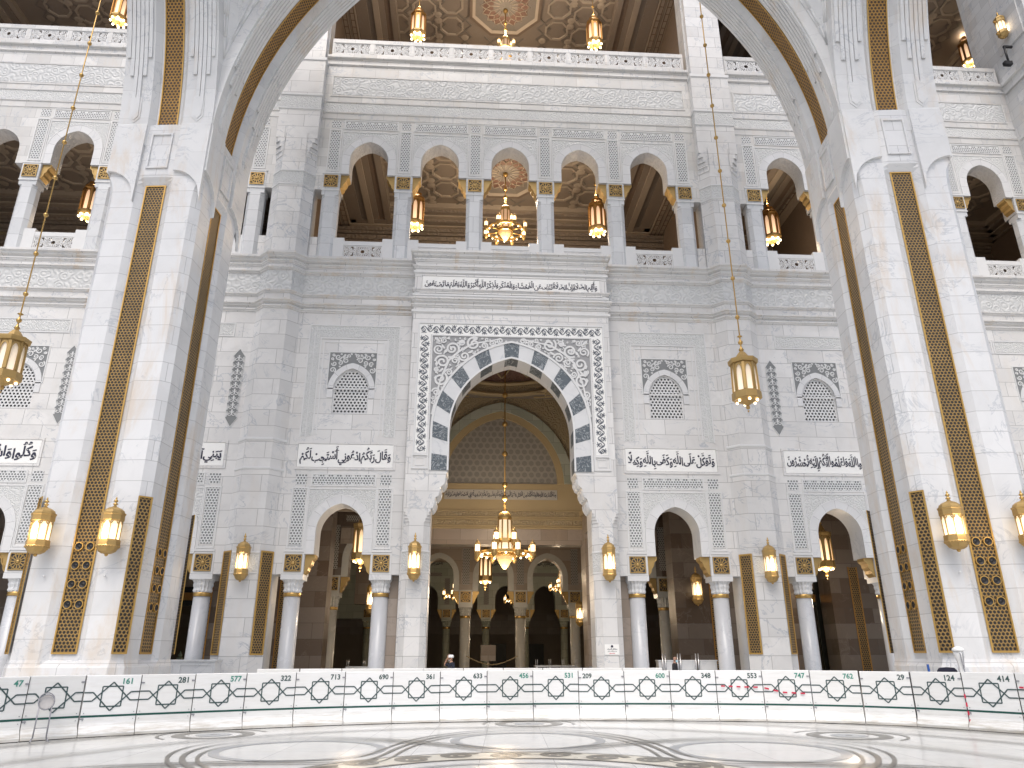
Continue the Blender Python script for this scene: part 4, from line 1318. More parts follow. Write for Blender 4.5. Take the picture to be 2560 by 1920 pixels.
# ------------------------------------------------------------------ the vestibule behind the portal
VY = 44.0
def vestibule():
    v = thing('vestibule', 'ochre and grey domed vestibule seen through the portal arch', 'vestibule', (0, 0, 0))
    w = MB()
    # back wall: lintel, ochre band, tympanum arch
    w.box(-9.4, 9.4, VY, VY + 1, 7.74, 8.66)
    w.build('lintel', 'hall', v)
    p = MB()
    p.box(-5.2, 5.2, VY - .02, VY + 1, 8.66, 11.40)
    inn = arc2(0, 3.46, 11.4, .82, 20); out = arc2(0, 3.86, 11.4, .82, 20); o2 = arc2(0, 4.40, 11.4, .82, 20)
    arch_ring(p, inn, out, VY - .10, VY + .3)
    p.build('ochre_band', 'plaster', v)
    g = MB(); arch_ring(g, out, o2, VY - .22, VY + .3); g.build('outer_arch', 'hall_green', v)
    sp = MB(); opening_wall(sp, [(-5.2, 11.4)] + o2 + [(5.2, 11.4)], 19.5, VY - .05, .3, None); sp.build('spandrel', 'plaster_car', v)
    t = MB(); t.poly([(x, VY + .1, z) for x, z in inn]); t.build('tympanum', 'tymp', v)
    c = MB()
    for z in (9.56, 9.04): c.box(-5.2, 5.2, VY - .05, VY - .02, z - .14, z + .14)
    c.build('carved_cornice', 'plaster_car', v)
    k = MB()
    for z in (9.74, 9.36, 8.84, 8.70, 9.22): k.box(-5.2, 5.2, VY - .11, VY - .02, z - .03, z + .03)
    k.build('cornice', 'plaster', v)
    tb = MB(); tb.box(-3.42, 3.42, VY - .06, VY - .02, 10.42, 11.02); to = tb.build('inscription_tablet', 'panel_dim', v)
    l = MB(); lettering(l, 'مِنْهُ أَكْبَرُ عِنْدَ اللَّهِ وَالْفِتْنَةُ أَكْبَرُ مِنَ الْقَتْلِ وَلَا يَزَالُونَ يُقَاتِلُونَكُمْ حَتَّى يَرُدُّوكُمْ عَنْ دِينِكُمْ إِنِ اسْتَطَاعُوا وَمَنْ يَرْتَدِدْ', -3.36, 3.36, 10.46, 10.98, VY - .061, .006, tall=1.3, swash=True)
    l.build('lettering', 'ink', to)
    # side walls with arches, resting on lintels
    for sg in (-1, 1):
        s = MB()
        x = sg * 4.9
        a, b = sorted((x, x + sg * .8))
        s.box(a, b, PY + 1.5, VY, 8.3, 17.2)
        s.box(a, b, PY + 1.5, PY + 2.3, 0, 8.3)
        s.box(a, b, VY - .8, VY + .9, 0, 8.3)
        s.build('side_wall', 'hall', v)
    sb = MB()
    for sg in (-1, 1):
        for i in range(2):
            x = sg * (4.9 - .02 - i * .0)
            sb.box(min(x, x - sg * .12), max(x, x - sg * .12), PY + 1.5, VY, 11.2 - i * 1.8, 11.5 - i * 1.8)
    sb.build('side_cornice', 'plaster', v)
    # dome on a round cornice
    CY = 39.3; RD = 4.25; ZR = 16.9
    d = MB()
    d.lathe([(RD * math.cos(i * PI / 20), ZR + .9 + 2.0 * math.sin(i * PI / 20)) for i in range(11)], 48, (0, CY, 0), cap=False)
    do = d.build('dome', 'ceil_red', v)
    r = MB()
    for i in range(16):                              # petals round the foot of the dome
        a = 2 * PI * i / 16
        def pt(ra, an, dz=0): return (ra * math.cos(an), CY + ra * math.sin(an), ZR + .9 + 2.0 * math.sqrt(max(0, 1 - (ra / RD) ** 2)) - .03 + dz)
        for ra, an, rb, bn in ((4.2, a, 3.7, a + .2), (3.7, a + .2, 4.2, a + .39), (3.7, a + .2, 3.2, a + .2), (3.2, a + .2, 2.8, a + .05), (3.2, a + .2, 2.8, a + .34), (2.8, a + .05, 2.3, a + .2), (2.8, a + .34, 2.3, a + .2)):
            r.rod(pt(ra, an), pt(rb, bn), .055, 5)
    r.build('dome_tracery', 'plaster', do)
    c = MB()
    c.lathe([(RD - .02, ZR + .95), (RD - .12, ZR + .85), (RD - .12, ZR + .75), (RD + .05, ZR + .7)], 48, (0, CY, 0), cap=False)
    c.lathe([(RD + .02, ZR + .25), (RD - .10, ZR + .18), (RD - .10, ZR + .05), (RD + .12, ZR - .02)], 48, (0, CY, 0), cap=False)
    c.build('dome_cornice', 'plaster', do)
    f = MB(); f.lathe([(RD + .05, ZR + .7), (RD + .05, ZR + .2)], 48, (0, CY, 0), cap=False); f.build('dome_frieze', 'plaster_car', do)
    # flat ceiling with a round hole, ribbed
    h = MB()
    N = 48
    for i in range(N):
        a0, a1 = 2 * PI * i / N, 2 * PI * (i + 1) / N
        def sq(a):
            m = 4.95 / max(abs(math.cos(a)), abs(math.sin(a)))
            return (m * math.cos(a), CY + m * math.sin(a), ZR)
        h.poly([(RD * math.cos(a0), CY + RD * math.sin(a0), ZR), (RD * math.cos(a1), CY + RD * math.sin(a1), ZR), sq(a1), sq(a0)])
    h.build('pendentive', 'ceil_grey', v)
    rb = MB()
    for sg in (-1, 1):
        for sy in (-1, 1):
            cx, cy = sg * 3.9, CY + sy * 3.9
            for k in range(5):
                a = math.atan2(sy, sg) + PI + (k - 2) * .5
                rb.rod((cx, cy, ZR - .03), (cx + 1.9 * math.cos(a), cy + 1.9 * math.sin(a), ZR - .03), .06, 5)
                a2 = a + .5
                if k < 4: rb.rod((cx + 1.2 * math.cos(a), cy + 1.2 * math.sin(a), ZR - .03), (cx + 1.2 * math.cos(a2), cy + 1.2 * math.sin(a2), ZR - .03), .05, 5)
    rb.build('rib', 'plaster', v)
M['panel_dim'] = plain('pale_tablet', (.48, .46, .42), .5)
vestibule()

# ------------------------------------------------------------------ arcades of the hall behind
def hall_row(name, label, y, cols, z_top, cmat, wmat, x0, x1, strips=True):
    root = thing(name, label, 'arcade', (0, 0, 0))
    w, so = MB(), MB()
    L = [(x0, 4.98)]
    for a, c in zip(cols[:-1], cols[1:]):
        xc = (a + c) / 2; hw = (c - a) / 2 - .88; ho = (c - a) / 2 - .48
        L += [(xc - ho, 4.98), (xc - ho, 5.86), (xc - hw, 5.86)] + arc2(xc, hw, ZS_L, .2, 8) + [(xc + hw, 5.86), (xc + ho, 5.86), (xc + ho, 4.98)]
    L += [(x1, 4.98)]
    opening_wall(w, L, z_top, y, .95, None, so)
    w.build('wall', wmat, root); so.build('arch_soffit', wmat, root)
    ros0, back0, bk0, bkm0 = ROS
    for a, c in zip(cols[:-1], cols[1:]):
        e = MB(); s = MB(); fr = MB()
        xc = (a + c) / 2; hw = (c - a) / 2 - .88
        inn = [(xc - hw, 5.86)] + arc2(xc, hw, ZS_L, .2, 8) + [(xc + hw, 5.86)]
        out = [(xc - hw - .39, 5.86)] + arc2(xc, hw + .39, ZS_L, .2, 8) + [(xc + hw + .39, 5.86)]
        arch_ring(e, inn, out, y - .04, y + .01)
        place(bk0, 'bracket', root, (xc - hw - .39, y + .12, 5.86)); place(bkm0, 'bracket', root, (xc + hw + .39, y + .12, 5.86))
        frame(fr, xc - 1.5, xc + 1.5, 8.96, 9.5, .06, y, .03); s.box(xc - 1.35, xc + 1.35, y - .012, y, 9.05, 9.4)
        e.build('arch_ring', cmat, root); fr.build('moulding', wmat, root); s.build('pierced_frieze', 'strip_dim', root)
        if y > 60:
            l = MB(); lettering(l, 'قُلْ هُوَ اللَّهُ أَحَدٌ' if False else 'الْحَمْدُ لِلَّهِ رَبِّ الْعَالَمِينَ', xc - 1.4, xc + 1.4, 10.0, 10.7, y - .015, .01, tall=1.2, swash=True)
            l.build('lettering', 'ink', root)
    for x in cols:
        col = capital_column(root, x, y + .46, 4.98, mat=cmat, rmat=cmat, gold='gold')
        place(back0, 'rosette_back', col, (x, y - .012, 5.47)); place(ros0, 'rosette', col, (x, y - .02, 5.47))
        s = MB(); s.box(x - .25, x + .25, y - .012, y, 6.3, 8.84); s.build('pierced_strip', 'strip_dim', root)
    return root
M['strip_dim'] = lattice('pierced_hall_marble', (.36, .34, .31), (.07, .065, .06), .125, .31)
def halls():
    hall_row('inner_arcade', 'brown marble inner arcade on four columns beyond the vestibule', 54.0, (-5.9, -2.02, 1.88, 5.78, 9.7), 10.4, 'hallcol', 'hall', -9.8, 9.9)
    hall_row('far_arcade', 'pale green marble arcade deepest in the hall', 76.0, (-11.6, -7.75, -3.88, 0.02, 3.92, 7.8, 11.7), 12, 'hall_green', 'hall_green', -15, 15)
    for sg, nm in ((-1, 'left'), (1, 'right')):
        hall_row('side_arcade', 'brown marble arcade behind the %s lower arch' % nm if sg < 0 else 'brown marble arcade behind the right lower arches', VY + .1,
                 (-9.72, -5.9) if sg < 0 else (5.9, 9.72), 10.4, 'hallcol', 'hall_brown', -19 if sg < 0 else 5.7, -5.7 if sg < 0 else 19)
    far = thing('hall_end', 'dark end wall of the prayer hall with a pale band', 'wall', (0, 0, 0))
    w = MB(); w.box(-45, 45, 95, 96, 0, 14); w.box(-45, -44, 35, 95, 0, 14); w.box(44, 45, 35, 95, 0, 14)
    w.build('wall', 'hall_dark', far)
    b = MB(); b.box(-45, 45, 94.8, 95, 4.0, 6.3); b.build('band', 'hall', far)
    d = MB(); d.box(1.2, 3.0, 94.85, 95, 0, 2.9); d.box(5.6, 7.6, 94.85, 95, 0, 2.9); d.build('doorway', 'door_dark', far)
    cl = MB(); cl.poly([(-45, 35.2, 12.0), (45, 35.2, 12.0), (45, VY + .5, 12.0), (-45, VY + .5, 12.0)]) if False else None
    c = MB()
    c.box(-45, 45, VY + 1, 96, 10.4, 10.6)
    for sg in (-1, 1):
        a, b_ = sorted((sg * 5.7, sg * 45)); c.box(a, b_, FY + 1.15, VY + 1, 9.7, 9.9)
    c.build('hall_ceiling', 'ceil', far)
    m = MB()
    for sg in (-1, 1):
        for i in range(6):
            a, b_ = sorted((sg * 5.7, sg * 30)); m.box(a, b_, FY + 1.9 + i * 1.4, FY + 2.2 + i * 1.4, 9.45, 9.7)
    m.build('ceiling_beam', 'ceil_lt', far)
    # brown piers and back wall behind the lower side openings, with gilt strips
    for sg in (-1, 1):
        for xc, hw in ((11.6, 2.2), (15.6, .55), (19.6, 1.4)) if sg > 0 else ((-11.6, 2.2), (-15.6, .55), (-19.6, 1.4), (-25, 2.0)):
            pr = thing('inner_pier', 'brown marble pier with dark gilt strip inside the %s' % {11.6: 'arch right of the portal', 15.6: 'far right arch', 19.6: 'hall beyond the far right arch', -11.6: 'arch left of the portal', -15.6: 'arch half hidden by the left pier', -19.6: 'hall behind the left great pier', -25: 'leftmost bay'}[xc], 'pier', (xc, 41.0, 0))
            w = MB(); w.box(-hw, hw, 0, 1.4, 0, 9.7); w.build('shaft', 'hall_brown', pr)
            g = MB(); g.poly([(-.22, -.012, .6), (.22, -.012, .6), (.22, -.012, 6.2), (-.22, -.012, 6.2)], [(0, 0), (.44, 0), (.44, 5.6), (0, 5.6)])
            g.build('grille_strip', 'grille', pr)
            f = MB()
            for a in (-.24, .24): f.bar((a, 0, .58), (a, 0, 6.22), .06, .03)
            f.build('strip_frame', 'bronze', pr)
    for sg in (-1, 1):
        dd = thing('glazed_door', 'tall dark framed glass door behind the %s arch' % ('far right' if sg > 0 else 'left half hidden'), 'door', (sg * 15.6, 42.8, 0))
        f = MB()
        for x in (-2.6, -.75, .75, 2.6): f.box(x - .12, x + .12, -.1, .1, 0, 9.0)
        for z in (4.3, 5.0, 8.8): f.box(-2.6, 2.6, -.08, .08, z - .14, z + .14)
        f.build('frame', 'door_dark', dd)
        g = MB(); g.box(-2.5, 2.5, .02, .05, 4.4, 4.9); g.build('transom_panel', 'bronze', dd)
        h = MB(); h.box(-2.5, 2.5, .02, .04, 5.1, 8.7); h.build('pane', 'hall_dark', dd)
        mr = thing('mint_balustrade', 'pale green pierced balustrade low behind the %s' % ('far right arch' if sg > 0 else 'left half hidden arch'), 'balustrade', (sg * 15.9, 46.5, 0))
        b = MB(); b.box(-2.6, 2.6, -.03, .03, .2, 1.15); b.build('lattice', 'mint', mr)
        b = MB(); b.box(-2.7, 2.7, -.1, .1, 1.15, 1.32); b.box(-2.7, 2.7, -.1, .1, 0, .2)
        for x in (-2.6, -.9, .9, 2.6):
            b.box(x - .14, x + .14, -.12, .12, 0, 1.5); b.ball((x, 0, 1.62), .12); b.lathe([(.06, 1.72), (.02, 1.85)], 8, (x, 0, 0))
        b.build('rail', 'mint_plain', mr)
        hall_row('aisle_arcade', 'pale green columns seen through the %s glazed door' % ('right' if sg > 0 else 'left'), 52.0, (13.6, 17.4) if sg > 0 else (-17.4, -13.6), 9.7, 'hall_green', 'hall_green', 12 if sg > 0 else -30, 30 if sg > 0 else -12)
halls()

# ------------------------------------------------------------------ gallery rooms behind the upper openings
def coffer(mb_frame, mb_red, mb_rib, x, y, z, r, dome=True):
    """octagonal sunk coffer with a star rib pattern, r = radius across the corners"""
    ph = PI / 8
    for i in range(8):
        a, c = ph + i * PI / 4, ph + (i + 1) * PI / 4
        P = lambda rr, an, dz: (x + rr * math.cos(an), y + rr * math.sin(an), z + dz)
        mb_frame.poly([P(r, a, 0), P(r, c, 0), P(r, c, -.07), P(r, a, -.07)])
        mb_frame.poly([P(r, a, -.07), P(r, c, -.07), P(r * .84, c, -.07), P(r * .84, a, -.07)])
        mb_frame.poly([P(r * .84, a, -.07), P(r * .84, c, -.07), P(r * .72, c, .14), P(r * .72, a, .14)])
        mb_red.poly([P(r * .72, a, .14), P(r * .72, c, .14), P(r * .4, c, .26), P(r * .4, a, .26)])
        mb_red.poly([P(r * .4, a, .26), P(r * .4, c, .26), P(0, 0, .3)])
        mid = (a + c) / 2
        w = r * .045
        for A, B in ((P(r * .72, a, .12), P(r * .40, mid, .23)), (P(r * .72, c, .12), P(r * .40, mid, .23)), (P(r * .40, mid, .23), P(r * .2, a, .27)), (P(r * .40, mid, .23), P(r * .2, c, .27))):
            mb_rib.rod(A, B, w, 4)

_cf, _cr, _cb = MB(), MB(), MB()
coffer(_cf, _cr, _cb, 0, 0, 0, .92)
COFFER = (_cf.build('coffer', 'ceil_lt'), _cr.build('coffer_panel', 'ceil_red'), _cb.build('coffer_rib', 'ceil_lt'))
def gallery(name, label, x0, x1, zc, zf, lit_center, cx=None):
    g = thing(name, label, 'gallery', (0, 0, 0))
    ya, yb = FY + 1.2, 45.0
    c, fr, red, rib, dk, lt, beam, gr = MB(), MB(), MB(), MB(), MB(), MB(), MB(), MB()
    xm = (x0 + x1) / 2 if cx is None else cx
    hw = min(8.7, (x1 - x0) / 2 - 1.6)
    c.poly([(x0, ya, zc), (x1, ya, zc), (x1, yb, zc), (x0, yb, zc)])
    CYo = 39.4
    RO = 2.75
    # stepped beams on all four sides
    for i, (o, dz, mt) in enumerate(((0, .12, lt), (.35, .30, beam), (.8, .42, lt), (1.25, .62, beam), (1.8, .72, lt))):
        for sg in (-1, 1):
            a, b = sorted((xm + sg * (hw + o), xm + sg * (hw + o + .5)))
            mt.box(a, b, ya, yb, zc - dz - .25, zc - .001 - .002 * i)
        mt.box(x0, x1, yb - .6 - (1.8 - o) * .8, yb - .2 - (1.8 - o) * .8 + .1, zc - dz - .25, zc - .003 - .002 * i)
    for sg in (-1, 1):                                 # dark rope line
        xx = xm + sg * (hw + 2.6)
        for q in (-.14, .14): dk.box(xx + q - .03, xx + q + .03, ya, yb, zc - .99, zc - .93)
        for k in range(16): dk.box(xx - .14, xx + .14, ya + .3 + k * .6, ya + .36 + k * .6, zc - .99, zc - .94)
        for q in range(9):
            a, b = sorted((xx + sg * (-.5 + q * .4), xx + sg * (-.5 + (q + 1) * .4)))
            (lt, beam, dk, beam, gr)[q % 5].box(a, b, ya, yb, zc - .93 + (0, .10, .16, .05, .12)[q % 5], zc - .01 - .001 * q)
    if lit_center:
        for i in range(8):
            a, b = PI / 8 + i * PI / 4, PI / 8 + (i + 1) * PI / 4
            P = lambda rr, an, dz: (xm + rr * math.cos(an), CYo + rr * math.sin(an), zc + dz)
            dk.poly([P(RO, a, -.14), P(RO, b, -.14), P(RO * .92, b, -.14), P(RO * .92, a, -.14)])
            dk.poly([P(RO, a, 0), P(RO, b, 0), P(RO, b, -.14), P(RO, a, -.14)])
            fr.poly([P(RO * .92, a, -.14), P(RO * .92, b, -.14), P(RO * .84, b, -.05), P(RO * .84, a, -.05)])
            gr.poly([P(RO * .84, a, -.05), P(RO * .84, b, -.05), P(RO * .62, b, -.03), P(RO * .62, a, -.03)])
            red.poly([P(RO * .62, a, -.03), P(RO * .62, b, -.03), P(RO * .34, b, -.025), P(RO * .34, a, -.025)])
            gr.poly([P(RO * .34, a, -.025), P(RO * .34, b, -.025), P(0, 0, -.02)])
        for i in range(16):
            a = i * PI / 8
            P = lambda rr, an: (xm + rr * math.cos(an), CYo + rr * math.sin(an), zc - .05)
            for A, B in ((P(RO * .64, a), P(RO * .52, a + PI / 16)), (P(RO * .64, a), P(RO * .52, a - PI / 16)), (P(RO * .52, a + PI / 16), P(RO * .40, a)), (P(RO * .52, a - PI / 16), P(RO * .40, a)), (P(RO * .40, a), P(RO * .16, a))):
                rib.rod(A, B, .035, 4)
    cols = int(hw // 1.95)
    for i in range(-cols, cols + 1):
        for j in range(-2, 3):
            x = xm + i * 1.92; y = CYo + j * 1.95 + (.0 if i % 2 == 0 else .5)
            if abs(x - xm) > hw - .9 or y < ya + .9 or y > yb - 2.4: continue
            if lit_center and math.hypot(x - xm, y - CYo) < RO + .8: continue
            co = place(COFFER[0], 'coffer', g, (x, y, zc - .01))
            place(COFFER[1], 'coffer_panel', co, (0, 0, 0)); place(COFFER[2], 'coffer_rib', co, (0, 0, 0))
            # linking ribs and small roundels
            for dx, dy in ((.96, .98), (-.96, .98)):
                xx, yy = x + dx, y + dy
                if lit_center and math.hypot(xx - xm, yy - CYo) < RO + .35: continue
                lt.lathe([(.30, -.06), (.24, -.09), (.1, -.10), (.02, -.10)], 8, (xx, yy, zc), PI / 8, cap=False)
    for i in range(-cols - 1, cols + 1):
        x = xm + (i + .5) * 1.92
        for j in range(8):
            y0 = ya + j * 1.0
            for q in (-.48, .48):
                A = Vector((x - .48, y0, zc - .04)); B = Vector((x + .48, y0 + 1.0, zc - .04))
                if q < 0: A.x, B.x = B.x, A.x
                mid = (A + B) / 2
                if lit_center and math.hypot(mid.x - xm, mid.y - CYo) < RO + .3: continue
                if mid.y > yb - 2.2 or abs(mid.x - xm) > hw: continue
                gr.bar(A, B, .10, .03, (0, 0, -1))
    c.build('ceiling', 'ceil', g)
    if lit_center: fr.build('octagon_frame', 'ceil_lt', g); red.build('octagon_panel', 'ceil_red', g); rib.build('octagon_tracery', 'ceil_lt', g)
    gr.build('ceiling_pattern', 'ceil_grey', g)
    dk.build('dark_trim', 'ceil_dk', g); lt.build('cornice', 'ceil_lt', g); beam.build('beam', 'ceil', g)
    w = MB(); w.box(x0, x1, yb, yb + .4, zf, zc); 
    for x in (x0, x1): w.box(x - .15, x + .15, ya, yb, zf, zc)
    w.box(x0, x1, ya - .05, yb, zf - .4, zf)
    w.build('back_wall', 'ceil_dk', g)
    b = MB()
    for i, z in enumerate((zc - 1.0, zc - 1.7, zc - 2.6, zc - 3.6, zc - 5.0, zc - 6.2)):
        b.box(x0, x1, yb - .35 + .04 * i, yb, z - .22, z + .1)
        b.box(x0, x1, yb - .2 + .03 * i, yb, z - .42, z - .22)
    b.build('wall_cornice', 'ceil', g)
    k = MB()
    for z in (zc - 2.1, zc - 4.2): k.box(x0, x1, yb - .1, yb, z - .25, z + .2)
    k.build('carved_band', 'plaster_car', g)
    return g
def galleries():
    for zc, zf, nm in ((30.6, 20.6, 'upper arcade'), (44.7, 34.0, 'top balustrade')):
        gallery('gallery_room', 'brown coffered room with octagon ceiling behind the central %s' % nm, -11.7, 11.7, zc, zf, True)
        gallery('gallery_room', 'brown coffered room right of centre behind the %s' % nm, 11.75, 19.6, zc, zf, False)
        gallery('gallery_room', 'brown coffered room left of centre behind the %s' % nm, -19.6, -11.75, zc, zf, False)
        gallery('gallery_room', 'brown coffered room at the far right behind the %s' % nm, 19.65, 36.0, zc, zf, False)
        gallery('gallery_room', 'brown coffered room at the far left behind the %s' % nm, -36.0, -19.65, zc, zf, False)
galleries()

def side_wing():
    s = thing('side_wing', 'grey marble wall turning forward at the far right', 'wall', (30.2, 0, 0))
    w = MB(); w.box(0, 9, 29.0, FY + 1.2, 0, 33.6); w.box(-.05, 9, 31.0, FY + 1.5, 33.6, 52)
    w.build('wall', 'wall_top', s)
    m = MB()
    for z, d in ((34.2, .2), (33.6, .12), (20.8, .26), (18.2, .2), (30.2, .08)):
        m.box(-d, 0, 29, FY - .2, z - .12, z + .12)
    m.box(-.12, 0, 31.4, 33.4, 36.0, 38.4)
    m.build('moulding', 'wall_top', s)
    c = thing('security_camera', 'black camera bracket on the far right wall', 'camera', (30.0, 32.4, 35.5))
    b = MB(); b.box(-.5, .05, -.06, .06, .2, .32); b.rod((-.45, 0, .25), (-.45, 0, -.9), .06); b.build('bracket', 'blackm', c)
    b = MB(); b.box(-.75, -.3, -.12, .12, -1.15, -.9); b.rod((-.8, 0, -1.03), (-.7, 0, -1.03), .09); b.build('housing', 'blackm', c)
side_wing()

# ------------------------------------------------------------------ the great arch in front: two piers, the arch between them, half arches towards the viewer
PHI = R(5.06)
CO = Vector((-.175, 22.775, 0))
TV = Vector((math.cos(PHI), -math.sin(PHI), 0)); NV = Vector((math.sin(PHI), math.cos(PHI), 0))
def court(s, n, z=0.0): return CO + TV * s + NV * n + Vector((0, 0, z))
SP, HP = 13.89, 1.85              # pier centre, half width
AH, AZ, AC = SP - HP, 20.0, 5.07  # arch half span, springing, shift of the centres
AR = AH + AC

def arch_path(n_left, n_right, n=28):
    """[(s, z, outward s, outward z, run)]"""
    amax = math.acos(AC / AR)
    L = []
    for i in range(n + 1):
        a = amax * i / n
        L.append((AC - AR * math.cos(a), AZ + AR * math.sin(a), -math.cos(a), math.sin(a)))
    Rr = [(-s, z, -a, b) for s, z, a, b in reversed(L[:-1])]
    P = L[:n_left + 1] + Rr[:n_right]
    run = 0; out = []
    for i, p in enumerate(P):
        if i: run += math.hypot(p[0] - P[i - 1][0], p[1] - P[i - 1][1])
        out.append((*p, run))
    return out

def sweep_arch(mb, path, sec, f, closed=False):
    """section [(across, outward)] carried along the arch; f maps (s, across, z) to a point"""
    n = len(sec)
    for (s0, z0, a0, b0, r0), (s1, z1, a1, b1, r1) in zip(path[:-1], path[1:]):
        for k in range(n if closed else n - 1):
            (t0, d0), (t1, d1) = sec[k], sec[(k + 1) % n]
            mb.poly([f(s0 + a0 * d0, t0, z0 + b0 * d0), f(s0 + a0 * d1, t1, z0 + b0 * d1), f(s1 + a1 * d1, t1, z1 + b1 * d1), f(s1 + a1 * d0, t0, z1 + b1 * d0)],
                    [(t0 + d0, r0), (t1 + d1, r0), (t1 + d1, r1), (t0 + d0, r1)])

def arch_parts(root, path, f, nm, ends=(1, 1), faces=(-1, 1)):
    b = MB()
    for sg in (-1, 1):
        sweep_arch(b, path, [(sg * 1.85, 1.2), (sg * 1.85, 0), (sg * .68, 0), (sg * .47, .22), (sg * .37, .22)], f)
    body = b.build(nm, 'arch', root)
    a0 = math.asin(.97 / AR)
    first = (AC - AR * math.cos(a0), AZ + .97, -math.cos(a0), math.sin(a0), path[1][4] * .97 / (path[1][1] - AZ))
    gp = [first] + [p for p in path if p[0] > first[0] + .01]
    if ends[1]: gp = [p for p in gp if p[0] < -first[0] - .01] + [(-first[0], first[1], -first[2], first[3], path[-1][4] - first[4])]
    g = MB(); sweep_arch(g, gp, [(-.385, .20), (.385, .20)], f)
    if ends[1]: pass
    g.build('grille_strip', 'grille_arch', root)
    fr = MB()
    for sg in (-1, 1): sweep_arch(fr, path, [(sg * .385, .23), (sg * .385, .17), (sg * .345, .17), (sg * .345, .23)], f)
    fr.build('strip_frame', 'goldframe', root)
    rb = MB()
    n1 = 3
    for sg in (-1, 1):                              # flat fillets on each flank, the middle pair ending in a pointed drop
        for tc, w, i0 in ((.84, .07, 5), (1.01, .07, 4), (1.18, .07, 2), (1.35, .07, 2), (1.52, .07, 4), (1.69, .07, 5)):
            sub = path[i0:] if not ends[1] else path[i0:len(path) - i0]
            sweep_arch(rb, sub, [(sg * (tc - w), 0), (sg * (tc - w), -.06), (sg * (tc + w), -.06), (sg * (tc + w), 0)], f)
        for kk, p in ((0, path[2]),) + (((1, path[-3]),) if ends[1] else ()):
            s, z, a, bb, r = p
            tz = (-bb, a) if kk == 0 else (bb, -a)
            if tz[1] > 0: tz = (-tz[0], -tz[1])
            for shp, d0, d1 in (([(1.02, -.6), (1.46, -.6), (1.46, .30), (1.24, .52), (1.02, .30)], 0, .035), ([(1.09, -.6), (1.39, -.6), (1.39, .24), (1.24, .40), (1.09, .24)], .035, .065)):
                P0 = [f(s + tz[0] * v - a * d0, sg * u, z + tz[1] * v - bb * d0) for u, v in shp]
                P1 = [f(s + tz[0] * v - a * d1, sg * u, z + tz[1] * v - bb * d1) for u, v in shp]
                rb.poly(P1)
                for i in range(5): rb.poly([P0[i], P0[(i + 1) % 5], P1[(i + 1) % 5], P1[i]])
    rb.build('fillet', 'pier_plain', body)
    # spandrel walls above
    sw = MB()
    ext = [(s + a * 1.2, z + c * 1.2) for s, z, a, c, r in path]
    for t in faces:
        for (xa, za), (xb, zb) in zip(ext[:-1], ext[1:]):
            sw.poly([f(xa, t * 1.85, za), f(xb, t * 1.85, zb), f(xb, t * 1.85, 38.4), f(xa, t * 1.85, 38.4)])
    sw.build('spandrel_wall', 'pier_plain', root)
    return body

def pier_section(h, ch, rw, rd, fl):
    """outline of the shaft: half width h, corner cut ch, recess half width rw and depth rd, flank set-back fl"""
    bw = .22
    side = [(-(h - ch), -(h - fl)), (-rw, -(h - fl)), (-(rw - bw), -(h - rd)), (rw - bw, -(h - rd)), (rw, -(h - fl)), (h - ch, -(h - fl))]
    P = []
    for k in range(4):
        c, s = [(1, 0), (0, 1), (-1, 0), (0, -1)][k]
        for x, y in side: P.append((x * c - y * s, x * s + y * c))
    return P

